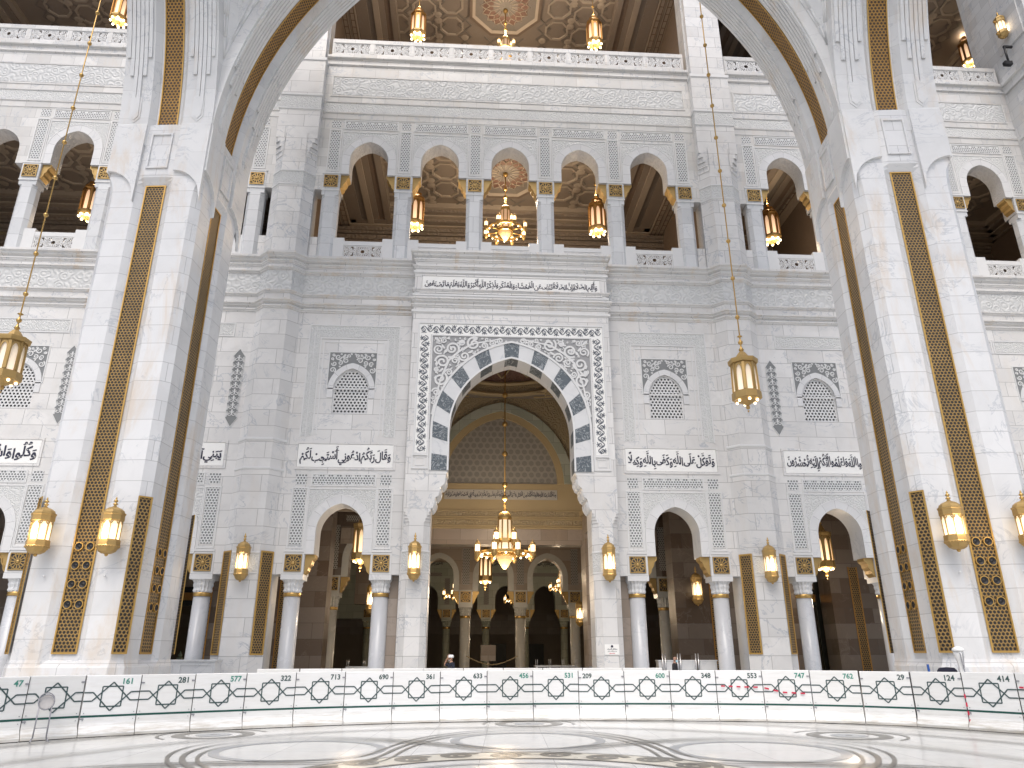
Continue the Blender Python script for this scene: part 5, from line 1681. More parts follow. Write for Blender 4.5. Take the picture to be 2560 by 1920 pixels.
def great_pier(sg):
    loc = court(sg * SP, HP)
    root = thing('great_pier', 'huge white marble pier with gold grille strips at the %s of the great arch' % ('left' if sg < 0 else 'right'), 'pier', loc, -PHI, 'great piers')
    b = MB()
    rings = [(0, .34, .66, .0, .0), (1.27, .34, .66, .0, .0), (1.30, .34, .66, .02, .02), (1.48, .34, .66, .24, .07), (17.25, .34, .66, .24, .07), (17.6, .335, .66, .24, .07),
             (17.95, .31, .66, .24, .07), (18.25, .25, .66, .24, .07), (18.42, .17, .66, .14, .07), (18.55, .10, .66, .04, .07), (18.66, .02, .66, .02, .07), (20.96, .02, .66, .02, .07)]
    S = [[(x, y, z) for x, y in pier_section(HP, ch, rw, rd, fl)] for z, ch, rw, rd, fl in rings]
    for A, B in zip(S[:-1], S[1:]):
        for i in range(len(A)):
            j = (i + 1) % len(A)
            b.poly([A[i], A[j], B[j], B[i]])
    b.poly(S[-1])
    sh = b.build('shaft', 'pier', root)
    # scooped heads of the corner cuts
    m = MB()
    for k in range(4):
        c, s = [(1, 0), (0, 1), (-1, 0), (0, -1)][k]
        def rt(x, y, z): return (x * c - y * s, x * s + y * c, z)
        for (x0, x1, z0, z1, d) in ((-.42, .42, 18.92, 20.52, .07), ):
            w = .07; y = -HP + .02
            for (a0, a1, b0, b1) in ((x0, x1, z1 - w, z1), (x0, x1, z0, z0 + w), (x0, x0 + w, z0 + w, z1 - w), (x1 - w, x1, z0 + w, z1 - w)):
                m.poly([rt(a0, y - .06, b0), rt(a1, y - .06, b0), rt(a1, y - .06, b1), rt(a0, y - .06, b1)])
                m.poly([rt(a0, y - .06, b0), rt(a1, y - .06, b0), rt(a1, y, b0), rt(a0, y, b0)]); m.poly([rt(a0, y - .06, b1), rt(a1, y - .06, b1), rt(a1, y, b1), rt(a0, y, b1)])
                m.poly([rt(a0, y - .06, b0), rt(a0, y, b0), rt(a0, y, b1), rt(a0, y - .06, b1)]); m.poly([rt(a1, y - .06, b0), rt(a1, y, b0), rt(a1, y, b1), rt(a1, y - .06, b1)])
        # slabs over the flanks with a quarter-round lower edge
        for e in (-1, 1):
            x0, x1 = e * .67, e * 1.835
            peak_inner = (e * sg < 0) if k == 0 else (e == 1 if (k == 1) else e == -1)
            N = 10
            low = []
            for i in range(N + 1):
                f = i / N
                h = math.sin(f * PI / 2) if False else math.sqrt(max(0, 1 - (1 - f) ** 2))
                xx = x0 + (x1 - x0) * (1 - f if peak_inner else f)
                low.append((xx, 17.45 + 1.35 * h))
            ya, yb = -HP + .075, -HP - .06
            for (p, q) in zip(low[:-1], low[1:]):
                m.poly([rt(p[0], yb, p[1]), rt(q[0], yb, q[1]), rt(q[0], yb, 20.9), rt(p[0], yb, 20.9)])
                m.poly([rt(p[0], yb, p[1]), rt(q[0], yb, q[1]), rt(q[0], ya, q[1]), rt(p[0], ya, p[1])])
            for p in (low[0], low[-1]):
                m.poly([rt(p[0], yb, p[1]), rt(p[0], ya, p[1]), rt(p[0], ya, 20.9), rt(p[0], yb, 20.9)])
            m.poly([rt(x0, yb, 20.9), rt(x1, yb, 20.9), rt(x1, ya, 21.3), rt(x0, ya, 21.3)])
    m.build('head_block', 'pier_plain', sh)
    # gold strips: one in each recess, one on each corner cut
    for k in range(4):
        c, s = [(1, 0), (0, 1), (-1, 0), (0, -1)][k]
        def rt(x, y, z): return (x * c - y * s, x * s + y * c, z)
        if k == 2 or (k == 3 and sg > 0 and False): pass
        g = MB(); y = -HP + .215; w = .365
        g.poly([rt(-w, y, 1.65), rt(w, y, 1.65), rt(w, y, 18.27), rt(-w, y, 18.27)], [(0, 0), (2 * w, 0), (2 * w, 16.6), (0, 16.6)])
        go = g.build('grille_strip', 'grille', root)
        f = MB(); nn = rt(0, -1, 0)
        for p, q in (((-w, y, 1.65), (-w, y, 18.27)), ((w, y, 1.65), (w, y, 18.27)), ((-w, y, 1.67), (w, y, 1.67)), ((-w, y, 18.25), (w, y, 18.25))):
            f.bar(rt(*p), rt(*q), .05, .03, nn)
        f.build('strip_frame', 'goldframe', go)
        for z in (4.83, 4.25, 3.68, 3.08):
            for x in (-.18, .18):
                sp = MB()
                ring_n = 12
                P = lambda r, an, dy: rt(x + r * math.cos(an), y - dy, z + r * math.sin(an))
                for i in range(ring_n):
                    a0, a1 = 2 * PI * i / ring_n, 2 * PI * (i + 1) / ring_n
                    sp.poly([P(.115, a0, .045), P(.115, a1, .045), P(.05, a1, .02), P(.05, a0, .02)])
                    sp.poly([P(.05, a0, .02), P(.05, a1, .02), P(0, 0, .04)])
                    sp.poly([P(.115, a0, .045), P(.115, a1, .045), P(.115, a1, 0), P(.115, a0, 0)])
                so = sp.build('speaker', 'blackm', go)
                rr = MB()
                for i in range(ring_n):
                    a0, a1 = 2 * PI * i / ring_n, 2 * PI * (i + 1) / ring_n
                    rr.poly([P(.14, a0, .05), P(.14, a1, .05), P(.113, a1, .05), P(.113, a0, .05)])
                    rr.poly([P(.14, a0, .05), P(.14, a1, .05), P(.14, a1, 0), P(.14, a0, 0)])
                rr.build('speaker_rim', 'goldframe', go)
        g = MB()
        a, bq = Vector((HP - .34 + .05, -HP + .05 - .012)), Vector((HP - .05 + .012, -HP + .34 - .05))
        a, bq = Vector((HP - .34 + .045, -HP + .02)), Vector((HP - .02, -HP + .34 - .045))
        nn = Vector((1, -1)).normalized() * .012
        a += nn; bq += nn
        L = (bq - a).length
        g.poly([rt(a.x, a.y, 1.65), rt(bq.x, bq.y, 1.65), rt(bq.x, bq.y, 6.39), rt(a.x, a.y, 6.39)], [(0, 0), (L, 0), (L, 4.74), (0, 4.74)])
        co = g.build('corner_strip', 'grille', root)
        f = MB(); n3 = rt(1, -1, 0)
        for p, q in (((a.x, a.y, 1.65), (a.x, a.y, 6.39)), ((bq.x, bq.y, 1.65), (bq.x, bq.y, 6.39)), ((a.x, a.y, 1.67), (bq.x, bq.y, 1.67)), ((a.x, a.y, 6.37), (bq.x, bq.y, 6.37))):
            f.bar(rt(*p), rt(*q), .05, .03, n3)
        f.build('strip_frame', 'goldframe', co)
    # small white sensor domes
    d = MB()
    for x in (-.62 - .35, .62 + .32):
        d.ball((x, -HP - .02, 3.9), .045, 8)
    d.build('sensor', 'white_trim', root)
    # arch towards the viewer
    path = arch_path(28, 8)
    def fB(s, t, z): return (t, -HP - AH + (-s), z) if False else (t, -HP - (s + AH), z)
    arch_parts(root, path, fB, 'court_arch', (1, 0))
    # pendentive between this arch and the great arch
    pd = MB(); ed = MB()
    w = .5
    ZB = AZ + math.sqrt((AR + w) ** 2 - AR ** 2)
    rows = []
    N = 16
    for i in range(N + 1):
        z = ZB + (38.3 - ZB) * (i / N)
        v = (AR + w) ** 2 - (z - AZ) ** 2
        sA = AC - math.sqrt(max(0, v)) if v > 0 else AC
        sA = min(sA, 0)
        e = sA + AH          # distance from the corner along the great arch
        inner = -sg          # the corner facing the court centre lies at x = inner*HP
        A = Vector((inner * (HP + e), -HP - .02, z)); B = Vector((inner * (HP + .02), -HP - e, z))
        rows.append([A.lerp(B, j / 6) + Vector((-inner * .0, 0, 0)) for j in range(7)])
    for A, B in zip(rows[:-1], rows[1:]):
        for j in range(6): pd.poly([A[j], A[j + 1], B[j + 1], B[j]])
    for j in (0, 1, 5, 6):
        for A, B in zip(rows[:-1], rows[1:]):
            ed.rod(A[j], B[j], .05, 5)
    # interlaced knot low on the pendentive
    for i in (3, 4, 5, 7, 8, 9):
        for j in (2, 3):
            ed.rod(rows[i][j], rows[i + 1][j + 2], .05, 5); ed.rod(rows[i][j + 2], rows[i + 1][j], .05, 5)
    pd.build('pendentive', 'pier_plain', root); ed.build('pendentive_tracery', 'white_trim', root)
    return root
great_pier(-1); great_pier(1)

def great_arch():
    root = thing('great_arch', 'great pointed white marble arch with a curved gold strip spanning the two piers', 'arch', CO + NV * HP, -PHI)
    path = arch_path(28, 28)
    arch_parts(root, path, lambda s, t, z: (s, t, z), 'arch_band', (1, 1))
    c = MB(); c.box(-SP - HP, SP + HP, -1.85, 1.85, 38.4, 38.9); c.build('coping', 'pier_plain', root)
great_arch()

# ------------------------------------------------------------------ lanterns
def lantern_mesh(r, H, n=8):
    """parts of a wall lantern, z = 0 at the middle of the glass: returns [(name, material, MB)]"""
    k = H / 346.0
    g0 = 295
    Z = lambda v: (g0 - v) * k
    ph = PI / 8
    gl = MB(); gl.lathe([(r * .80, Z(352)), (r * .84, Z(238))], n, ph=ph, smooth=False, cap=False)
    top = MB()
    top.lathe([(r * .86, Z(242)), (r * 1.0, Z(236)), (r * 1.0, Z(205)), (r * 1.06, Z(200)), (r * 1.06, Z(192)), (r * .94, Z(190)), (r * .86, Z(176)), (r * .60, Z(163)), (r * .25, Z(154)), (r * .16, Z(150))], n, ph=ph, smooth=False)
    fin = MB(); fin.lathe([(r * .20, Z(152)), (r * .10, Z(145)), (r * .22, Z(138)), (r * .22, Z(134)), (r * .07, Z(128)), (r * .20, Z(120)), (r * .18, Z(113)), (r * .06, Z(108)), (r * .10, Z(104)), (r * .01, Z(90))], 10)
    bot = MB()
    bot.lathe([(r * .84, Z(348)), (r * .98, Z(352)), (r * 1.0, Z(384)), (r * 1.05, Z(388)), (r * .98, Z(396)), (r * .86, Z(404)), (r * .72, Z(420)), (r * .42, Z(431)), (r * .2, Z(433))], n, ph=ph, smooth=False)
    for i in range(n * 3):
        a = 2 * PI * i / (n * 3)
        rr = r * 1.02 * math.cos(PI / 8) / max(.92, math.cos(((a - ph) % (PI / 4)) - PI / 8))
        bot.ball((rr * math.cos(a), rr * math.sin(a), Z(392)), r * .06, 6)
    kn = MB(); kn.ball((0, 0, Z(436)), r * .17, 10)
    bars = MB()
    for i in range(n):
        a = ph + 2 * PI * i / n
        c, s = math.cos(a), math.sin(a)
        bars.bar((r * .82 * c, r * .82 * s, Z(352)), (r * .87 * c, r * .87 * s, Z(238)), r * .10, r * .06, (c, s, 0))
        # little arches at the head of each pane
        a2 = ph + 2 * PI * (i + 1) / n
        P = lambda f, z: (r * .85 * (c * (1 - f) + math.cos(a2) * f), r * .85 * (s * (1 - f) + math.sin(a2) * f), z)
        mid = (math.cos((a + a2) / 2), math.sin((a + a2) / 2), 0)
        for q in (.08, .92): bars.bar(P(q, Z(258)), P(.5 + (q - .5) * .55, Z(244)), r * .08, r * .05, mid)
    return [('glass', 'glass', gl), ('roof', 'goldp', top), ('finial', 'gold', fin), ('base', 'goldp', bot), ('knob', 'gold', kn), ('glazing_bar', 'goldp', bars)]

def lamp_light(parent, e, loc=(0, 0, 0), r=.15, col=(1, .78, .54)):
    d = bpy.data.lights.new('lamp_light', 'POINT'); d.energy = e; d.shadow_soft_size = r; d.color = col
    o = bpy.data.objects.new('lamp_light', d); COL.objects.link(o); o.parent = parent; o.location = loc
    return o

def make_wall_lantern(r, H, label, loc, rz, group, light, back):
    root = thing('wall_lantern', label, 'lantern', loc, rz, group)
    for nm, mt, mb in lantern_mesh(r, H): mb.build(nm, mt, root)
    b = MB()
    b.box(-r * .3, r * .3, r * .5, back, -.35 * r, .35 * r) if False else b.box(-r * .18, r * .18, r * .4, back, -H * .30, -H * .24)
    b.box(-r * .14, r * .14, r * .4, back, H * .17, H * .21)
    b.build('wall_bracket', 'gold', root)
    lamp_light(root, light, (0, -r * 1.15, -H * .05), r * .4)
    return root
def wall_lanterns():
    first = None
    for sg in (-1, 1):
        for e in (-1, 1):
            p = court(sg * SP + e * 1.10, -.44, 5.22)
            lab = 'gold octagonal wall lantern on the %s great pier, %s of its gold strip' % ('left' if sg < 0 else 'right', 'left' if e < 0 else 'right')
            if first is None: first = make_wall_lantern(.335, 1.78, lab, p, -PHI, 'lanterns on the great piers', 26, .45)
            else:
                c = copy_tree(first, None, p, -PHI); c['label'] = lab
    f2 = None
    for x, y, what in ((-11.69, FY - .5 - .40, 'on the buttress left of the portal'), (-4.25, PY - .40, 'on the left jamb of the portal'), (4.25, PY - .40, 'on the right jamb of the portal above the small sign'), (11.69, FY - .5 - .40, 'on the buttress right of the portal')):
        lab = 'slim gold wall lantern ' + what
        if f2 is None: f2 = make_wall_lantern(.295, 2.05, lab, (x, y, 5.44), 0, 'lanterns on the facade', 18, .42)
        else:
            c = copy_tree(f2, None, (x, y, 5.44), 0); c['label'] = lab
    for x, y, z, what in ((10.5, 40.5, 4.95, 'inside the arch right of the portal'), (-7.3, 43.4, 4.6, 'deep inside the arch left of the portal'), (5.9, 52.9, 4.3, 'beside the inner hall columns at the right')):
        c = copy_tree(f2, None, (x, y, z), 0); c['label'] = 'small lit wall lantern ' + what
    c = copy_tree(f2, None, (29.75, 32.4, 37.3), PI / 2); c['label'] = 'lit lantern high on the far right wall'
wall_lanterns()

def hanging_lantern(kind, label, loc, top, group):
    """kind 'court': gold with pale panes and spots below; kind 'gallery': brown gold with a ring of bulbs"""
    root = thing('hanging_lantern', label, 'lantern', loc, 0, group)
    ph = PI / 8
    hall = kind == 'hall'
    if hall: kind = 'court'
    if kind == 'court':
        r, hb = (.46, .60) if hall else (.60, .62)
        m = 'goldp'
    else:
        r, hb = .55, .68
        m = 'bronze'
    g = MB(); g.lathe([(r * .86, -hb), (r * .80, hb)] if kind == 'court' else [(r * .86, -hb), (r * .86, hb)], 8, ph=ph, smooth=False, cap=False)
    g.build('glass', 'glass_hall' if hall else 'glass_big' if kind == 'court' else 'glass_gal', root)
    b = MB()
    for i in range(8):
        a = ph + i * PI / 4; a2 = a + PI / 4
        c, s = math.cos(a), math.sin(a)
        k0, k1 = (.88, .84) if kind == 'court' else (.89, .89)
        b.bar((r * k0 * c, r * k0 * s, -hb), (r * k1 * c, r * k1 * s, hb), r * .17, .04, (c, s, 0))
        mid = (math.cos(a + PI / 8), math.sin(a + PI / 8), 0)
        P = lambda f, z, k=.87: (r * k * (c * (1 - f) + math.cos(a2) * f), r * k * (s * (1 - f) + math.sin(a2) * f), z)
        pts = [(.12, hb * .35), (.16, hb * .62), (.3, hb * .82), (.5, hb * .92), (.7, hb * .82), (.84, hb * .62), (.88, hb * .35)]
        for p, q in zip(pts[:-1], pts[1:]): b.bar(P(*p), P(*q), .07, .03, mid)
        b.bar(P(.12, hb * .35), P(.12, -hb), .06, .03, mid); b.bar(P(.88, hb * .35), P(.88, -hb), .06, .03, mid)
        for f in (.0, 1.0): pass
        b.poly([P(.0, hb), P(.16, hb * .62), P(.3, hb * .82), P(.5, hb * .92), P(.5, hb)]); b.poly([P(1, hb), P(.84, hb * .62), P(.7, hb * .82), P(.5, hb * .92), P(.5, hb)])
    b.build('glazing_bar', m, root)
    t = MB()
    if kind == 'court':
        t.lathe([(r * .84, hb), (r * 1.02, hb + .03), (r * 1.06, hb + .16), (r * 1.06, hb + .22), (r * .9, hb + .24), (r * .55, hb + .30), (r * .40, hb + .46), (r * .26, hb + .58), (r * .1, hb + .66)], 8, ph=ph, smooth=False)
    else:
        t.lathe([(r * .9, hb), (r * 1.0, hb + .06), (r * .95, hb + .2), (r * .62, hb + .42), (r * .60, hb + .56), (r * .1, hb + .60)], 8, ph=ph, smooth=False)
    t.build('roof', m, root)
    o = MB()
    if kind == 'court':
        o.lathe([(r * .88, -hb), (r * 1.02, -hb - .04), (r * 1.04, -hb - .34), (r * .92, -hb - .38), (r * .70, -hb - .36)], 8, ph=ph, smooth=False, cap=False)
        o.lathe([(r * .9, -hb - .36), (r * .5, -hb - .46), (r * .22, -hb - .56), (r * .1, -hb - .62)], 8, ph=ph, smooth=False)
        o.ball((0, 0, -hb - .70), .09); o.lathe([(.05, -hb - .84), (.01, -hb - .92)], 8)
    else:
        o.lathe([(r * .9, -hb), (r * 1.02, -hb - .05), (r * 1.02, -hb - .16), (r * .75, -hb - .30), (r * .3, -hb - .34), (r * .12, -hb - .5)], 8, ph=ph, smooth=False)
        o.ball((0, 0, -hb - .52), .09)
    o.build('base', m if kind == 'court' else 'goldp', root)
    bl = MB()
    for i in range(8 if kind != 'court' else 6):
        a = ph + i * 2 * PI / (8 if kind != 'court' else 6)
        q = .72 if kind == 'court' else .80
        bl.ball((r * q * math.cos(a), r * q * math.sin(a), -hb - (.43 if kind == 'court' else .34)), .06 if kind == 'court' else .075, 8)
    bl.build('bulb', 'bulb', root)
    ch = MB(); L = top - loc[2]
    ch.rod((0, 0, hb + .4), (0, 0, L), .028 if kind == 'court' else .022, 6)
    ch.lathe([(.05, hb + .62), (.12, hb + .72), (.05, hb + .82), (.03, hb + .95), (.10, hb + 1.02), (.11, hb + 1.10), (.04, hb + 1.18), (.03, hb + 1.3), (.12, hb + 1.36), (.03, hb + 1.42)], 10) if kind == 'court' else ch.ball((0, 0, hb + .85), .11)
    z = hb + (2.3 if kind == 'court' else 1.7)
    while z < L - .3:
        ch.ball((0, 0, z), .105 if kind == 'court' else .09, 10); z += 1.95 if kind == 'court' else 1.2
    ch.build('chain', 'gold', root)
    if kind == 'gallery':
        lamp_light(root, 130, (0, 0, -hb - .75), .3); lamp_light(root, 90, (0, 0, hb + .95), .2)
    if hall: lamp_light(root, 150, (0, 0, -hb - 1.1), .3)
    return root
def hanging():
    hanging_lantern('court', 'large gold lantern on a long beaded chain in front of the right buttress', (9.85, 29.0, 12.80), 42.0, 'court lanterns on long chains')
    hanging_lantern('court', 'large gold lantern on a long chain cut by the left edge of the photo', (-20.85, 29.0, 13.05), 42.0, 'court lanterns on long chains')
    G = 'gallery lanterns with bulb rings'
    L = [('seen in the second upper arch from the left of the central gallery', -5.4, 37.4, 26.15, 30.6), ('seen in the fourth upper arch of the central gallery', 5.4, 37.4, 26.15, 30.6),
         ('above the top balustrade, left of centre', -5.9, 37.8, 40.9, 44.7), ('above the top balustrade, right of centre', 5.9, 37.8, 40.9, 44.7),
         ('in the upper arch beside the right great pier', 16.0, 37.4, 25.95, 30.6), ('in the upper arch left of the left great pier', -24.0, 37.4, 26.1, 30.6),
         ('added unseen behind the right great pier to light the far right room', 24.3, 37.4, 26.1, 30.6),  # unseen lantern, added to brighten the dark far right room
         ('above the top balustrade in the upper left corner', -24.9, 37.4, 40.6, 44.7), ('above the top balustrade at the far right', 34.0, 40.0, 43.0, 44.7)]
    f = None
    for w, x, y, z, t in L:
        lab = 'bronze lantern ' + w
        if f is None or abs((t - z) - (f[1])) > .5:
            o = hanging_lantern('gallery', lab, (x, y, z), t, G); f = (o, t - z)
        else:
            o = copy_tree(f[0], None, (x, y, z)); o['label'] = lab
    for x, y, z, w in ((-7.25, 37.6, 7.0, 'hanging in the lower arch left of the portal'), (16.45, 37.6, 6.75, 'hanging in the lower arch at the right great pier'), (-.75, 49.5, 7.1, 'hanging behind the big chandelier')):
        o = hanging_lantern('hall', 'gold lantern with warm panes ' + w, (x, y, z), 9.6 if y < 45 else 10.4, 'lanterns in the lower hall')
hanging()

def chandelier(label, loc, top, Rr, group, light, bright):
    """tiered brass chandelier: central octagonal lantern on a ring of eight small lamps"""
    root = thing('chandelier', label, 'chandelier', loc, 0, group)
    k = Rr / 1.47
    ph = PI / 8
    g = MB()
    g.lathe([(.34 * k, .55 * k), (.31 * k, 1.50 * k)], 8, ph=ph, smooth=False, cap=False)
    g.lathe([(.46 * k, -.02 * k), (.40 * k, .34 * k)], 8, ph=ph, smooth=False, cap=False)
    g.build('glass', 'glass' if bright else 'glass_gal', root)
    b = MB()
    for i in range(8):
        a = ph + i * PI / 4; c, s = math.cos(a), math.sin(a)
        b.bar((.35 * k * c, .35 * k * s, .55 * k), (.32 * k * c, .32 * k * s, 1.5 * k), .07 * k, .03, (c, s, 0))
        b.bar((.47 * k * c, .47 * k * s, -.02 * k), (.41 * k * c, .41 * k * s, .34 * k), .06 * k, .03, (c, s, 0))
    b.lathe([(.36 * k, .34 * k), (.44 * k, .36 * k), (.42 * k, .55 * k), (.36 * k, .57 * k)], 8, ph=ph, smooth=False)
    b.lathe([(.47 * k, -.3 * k), (.56 * k, -.28 * k), (.56 * k, -.06 * k), (.46 * k, -.02 * k)], 8, ph=ph, smooth=False)
    b.lathe([(.33 * k, 1.48 * k), (.36 * k, 1.52 * k), (.36 * k, 1.58 * k)], 8, ph=ph, smooth=False)
    b.build('frame', 'gold', root)
    d = MB(); d.lathe([(.35 * k * math.cos(i * PI / 14), 1.58 * k + .36 * k * math.sin(i * PI / 14)) for i in range(7)] + [(.06 * k, 1.95 * k)], 16); d.build('dome', 'goldp', root)
    rg = MB()
    rg.lathe([(Rr * .80, -.22 * k), (Rr * .86, -.22 * k), (Rr * .86, -.08 * k), (Rr * .80, -.08 * k), (Rr * .80, -.22 * k)], 16, ph=ph, smooth=False, cap=False)
    for i in range(8):
        a = ph + i * PI / 4
        rg.rod((.45 * k * math.cos(a), .45 * k * math.sin(a), -.15 * k), (Rr * .95 * math.cos(a), Rr * .95 * math.sin(a), -.15 * k), .05 * k, 6)
    rg.build('ring', 'gold', root)
    bw = MB(); bw.lathe([(.05 * k, -.92 * k), (.16 * k, -.82 * k), (.34 * k, -.52 * k), (.44 * k, -.32 * k)], 12, cap=True); bw.build('bowl', 'bowl_glass', root)
    for i in range(12):
        a = ph + i * PI / 4
        c = (Rr * math.cos(a), Rr * math.sin(a), 0) if i < 8 else (.62 * k * math.cos((i - 8) * PI / 2 + PI / 4), .62 * k * math.sin((i - 8) * PI / 2 + PI / 4), .62 * k)
        l = MB()
        l.lathe([(.13 * k, .19 * k), (.15 * k, .22 * k), (.10 * k, .32 * k), (.03 * k, .36 * k), (.01, .46 * k)], 8, c)
        l.lathe([(.14 * k, -.14 * k), (.12 * k, -.18 * k), (.15 * k, -.26 * k), (.15 * k, -.34 * k), (.09 * k, -.44 * k), (.03 * k, -.50 * k)], 8, c)
        for j in range(6):
            q = j * PI / 3
            l.rod((c[0] + .125 * k * math.cos(q), c[1] + .125 * k * math.sin(q), -.15 * k), (c[0] + .125 * k * math.cos(q), c[1] + .125 * k * math.sin(q), .2 * k), .016 * k, 4)
        lo = l.build('lamp', 'goldp', root)
        s = MB(); s.lathe([(.11 * k, -.14 * k), (.11 * k, .19 * k)], 8, c, cap=False); s.build('lamp_glass', 'glass_small', lo)
    bl = MB()
    for i in range(16):
        a = i * PI / 8
        bl.ball((Rr * .83 * math.cos(a), Rr * .83 * math.sin(a), -.27 * k), .052 * k, 8)
    bl.build('bulb', 'bulb', root)
    st = MB(); L = top - loc[2]
    st.rod((0, 0, 1.9 * k), (0, 0, L), .035, 6)
    st.lathe([(.04, 1.95 * k), (.10 * k, 2.05 * k), (.04, 2.15 * k), (.09 * k, 2.26 * k), (.04, 2.4 * k)], 10)
    st.ball((0, 0, 2.62 * k), .15 * k)
    z = 3.3 * k
    while z < L: st.ball((0, 0, z), .13 * k + .02, 10); z += 1.72
    st.ball((0, 0, L - .08), .17, 10)
    st.build('stem', 'gold', root)
    lamp_light(root, light * .6, (0, 0, -1.3 * k), .35); lamp_light(root, light * .6, (0, 0, 2.35 * k), .3)
    return root
M['glass_small'] = emit('small_lamp_glass', (1, .74, .42), 2.6, (.85, .72, .52))
M['bowl_glass'] = emit('amber_bowl_glass', (1, .66, .30), .55, (.75, .5, .2))
def chandeliers():
    chandelier('large tiered brass chandelier hanging in the portal arch', (0, 39.3, 6.80), 18.6, 1.56, 'chandeliers', 420, True)
    chandelier('tiered brass chandelier in the middle upper arch of the gallery', (0, 39.4, 26.45), 30.55, 1.30, 'chandeliers', 420, False)
    chandelier('tiered brass chandelier half hidden behind the top balustrade', (0, 39.7, 40.5), 44.65, 1.30, 'chandeliers', 420, False)
    for x, y, z, s, w in ((-2.55, 58.0, 6.0, 1.2, 'small bright chandelier left of the big one, deep in the hall'), (2.1, 62.0, 5.9, 1.0, 'small chandelier right of the big one, deep in the hall'), (5.6, 60.0, 6.7, 1.0, 'small chandelier at the right of the inner hall')):
        chandelier(w, (x, y, z), 10.4, s, 'hall chandeliers', 230, True)
chandeliers()

# ------------------------------------------------------------------ the barrier of numbered panels
JOINTS = [(-12.3, 14.7), (-11.5, 15.75), (-10.72, 16.55), (-9.95, 17.25), (-9.05, 17.85), (-8.08, 18.42), (-7.08, 18.95), (-6.03, 19.42), (-4.92, 19.86), (-3.77, 20.2), (-2.59, 20.45), (-1.38, 20.6),
          (-.18, 20.66), (1.02, 20.66), (2.22, 20.58), (3.40, 20.44), (4.56, 20.24), (5.69, 19.96), (6.78, 19.58), (7.80, 19.08), (8.68, 18.38), (9.36, 17.5), (9.95, 16.55), (10.45, 15.5)]
JOINTS = JOINTS[1:]
NUMS = [('47', 1, 'g'), ('', 0, ''), ('161', 1, 'g'), ('281', 1, 'd'), ('577', 1, 'g'), ('322', 1, 'd'), ('713', 1, 'd'), ('690', 1, 'd'), ('361', 1, 'd'), ('633', 1, 'd'), ('456', 1, 'g'), ('531', 1, 'g'),
        ('209', -1, 'd'), ('600', 1, 'g'), ('348', 1, 'd'), ('553', 1, 'd'), ('747', 1, 'g'), ('762', 1, 'g'), ('29', 1, 'd'), ('124', 1, 'd'), ('414', 1, 'd'), ('', 0, '')]
M['green'] = plain('dark_green_stripe', (.008, .075, .06), .4, var=.4, scale=8)
M['num_green'] = plain('green_number_paint', (.06, .26, .20), .5, var=.3, scale=14)
M['num_dark'] = plain('dark_number_paint', (.05, .09, .085), .5, var=.3, scale=14)
M['star'] = plain('dark_green_line_paint', (.05, .085, .085), .5, var=.4, scale=9)
def barrier_body(w):
    b = MB()
    prof = [(-.10, .016), (-.10, .07), (-.085, .10), (-.045, .16), (-.012, .22), (0, .27), (0, .40), (.006, .41), (.006, 1.205), (.02, 1.22), (.13, 1.22), (.145, 1.205), (.145, .27), (.25, .07), (.25, .016)]
    for sgn in (0, 1):
        x = -w / 2 if sgn == 0 else w / 2
        b.poly([(x, y, z) for y, z in prof])
    for (a, c) in zip(prof, prof[1:] + prof[:1]):
        b.poly([(-w / 2, a[0], a[1]), (w / 2, a[0], a[1]), (w / 2, c[0], c[1]), (-w / 2, c[0], c[1])])
    return b
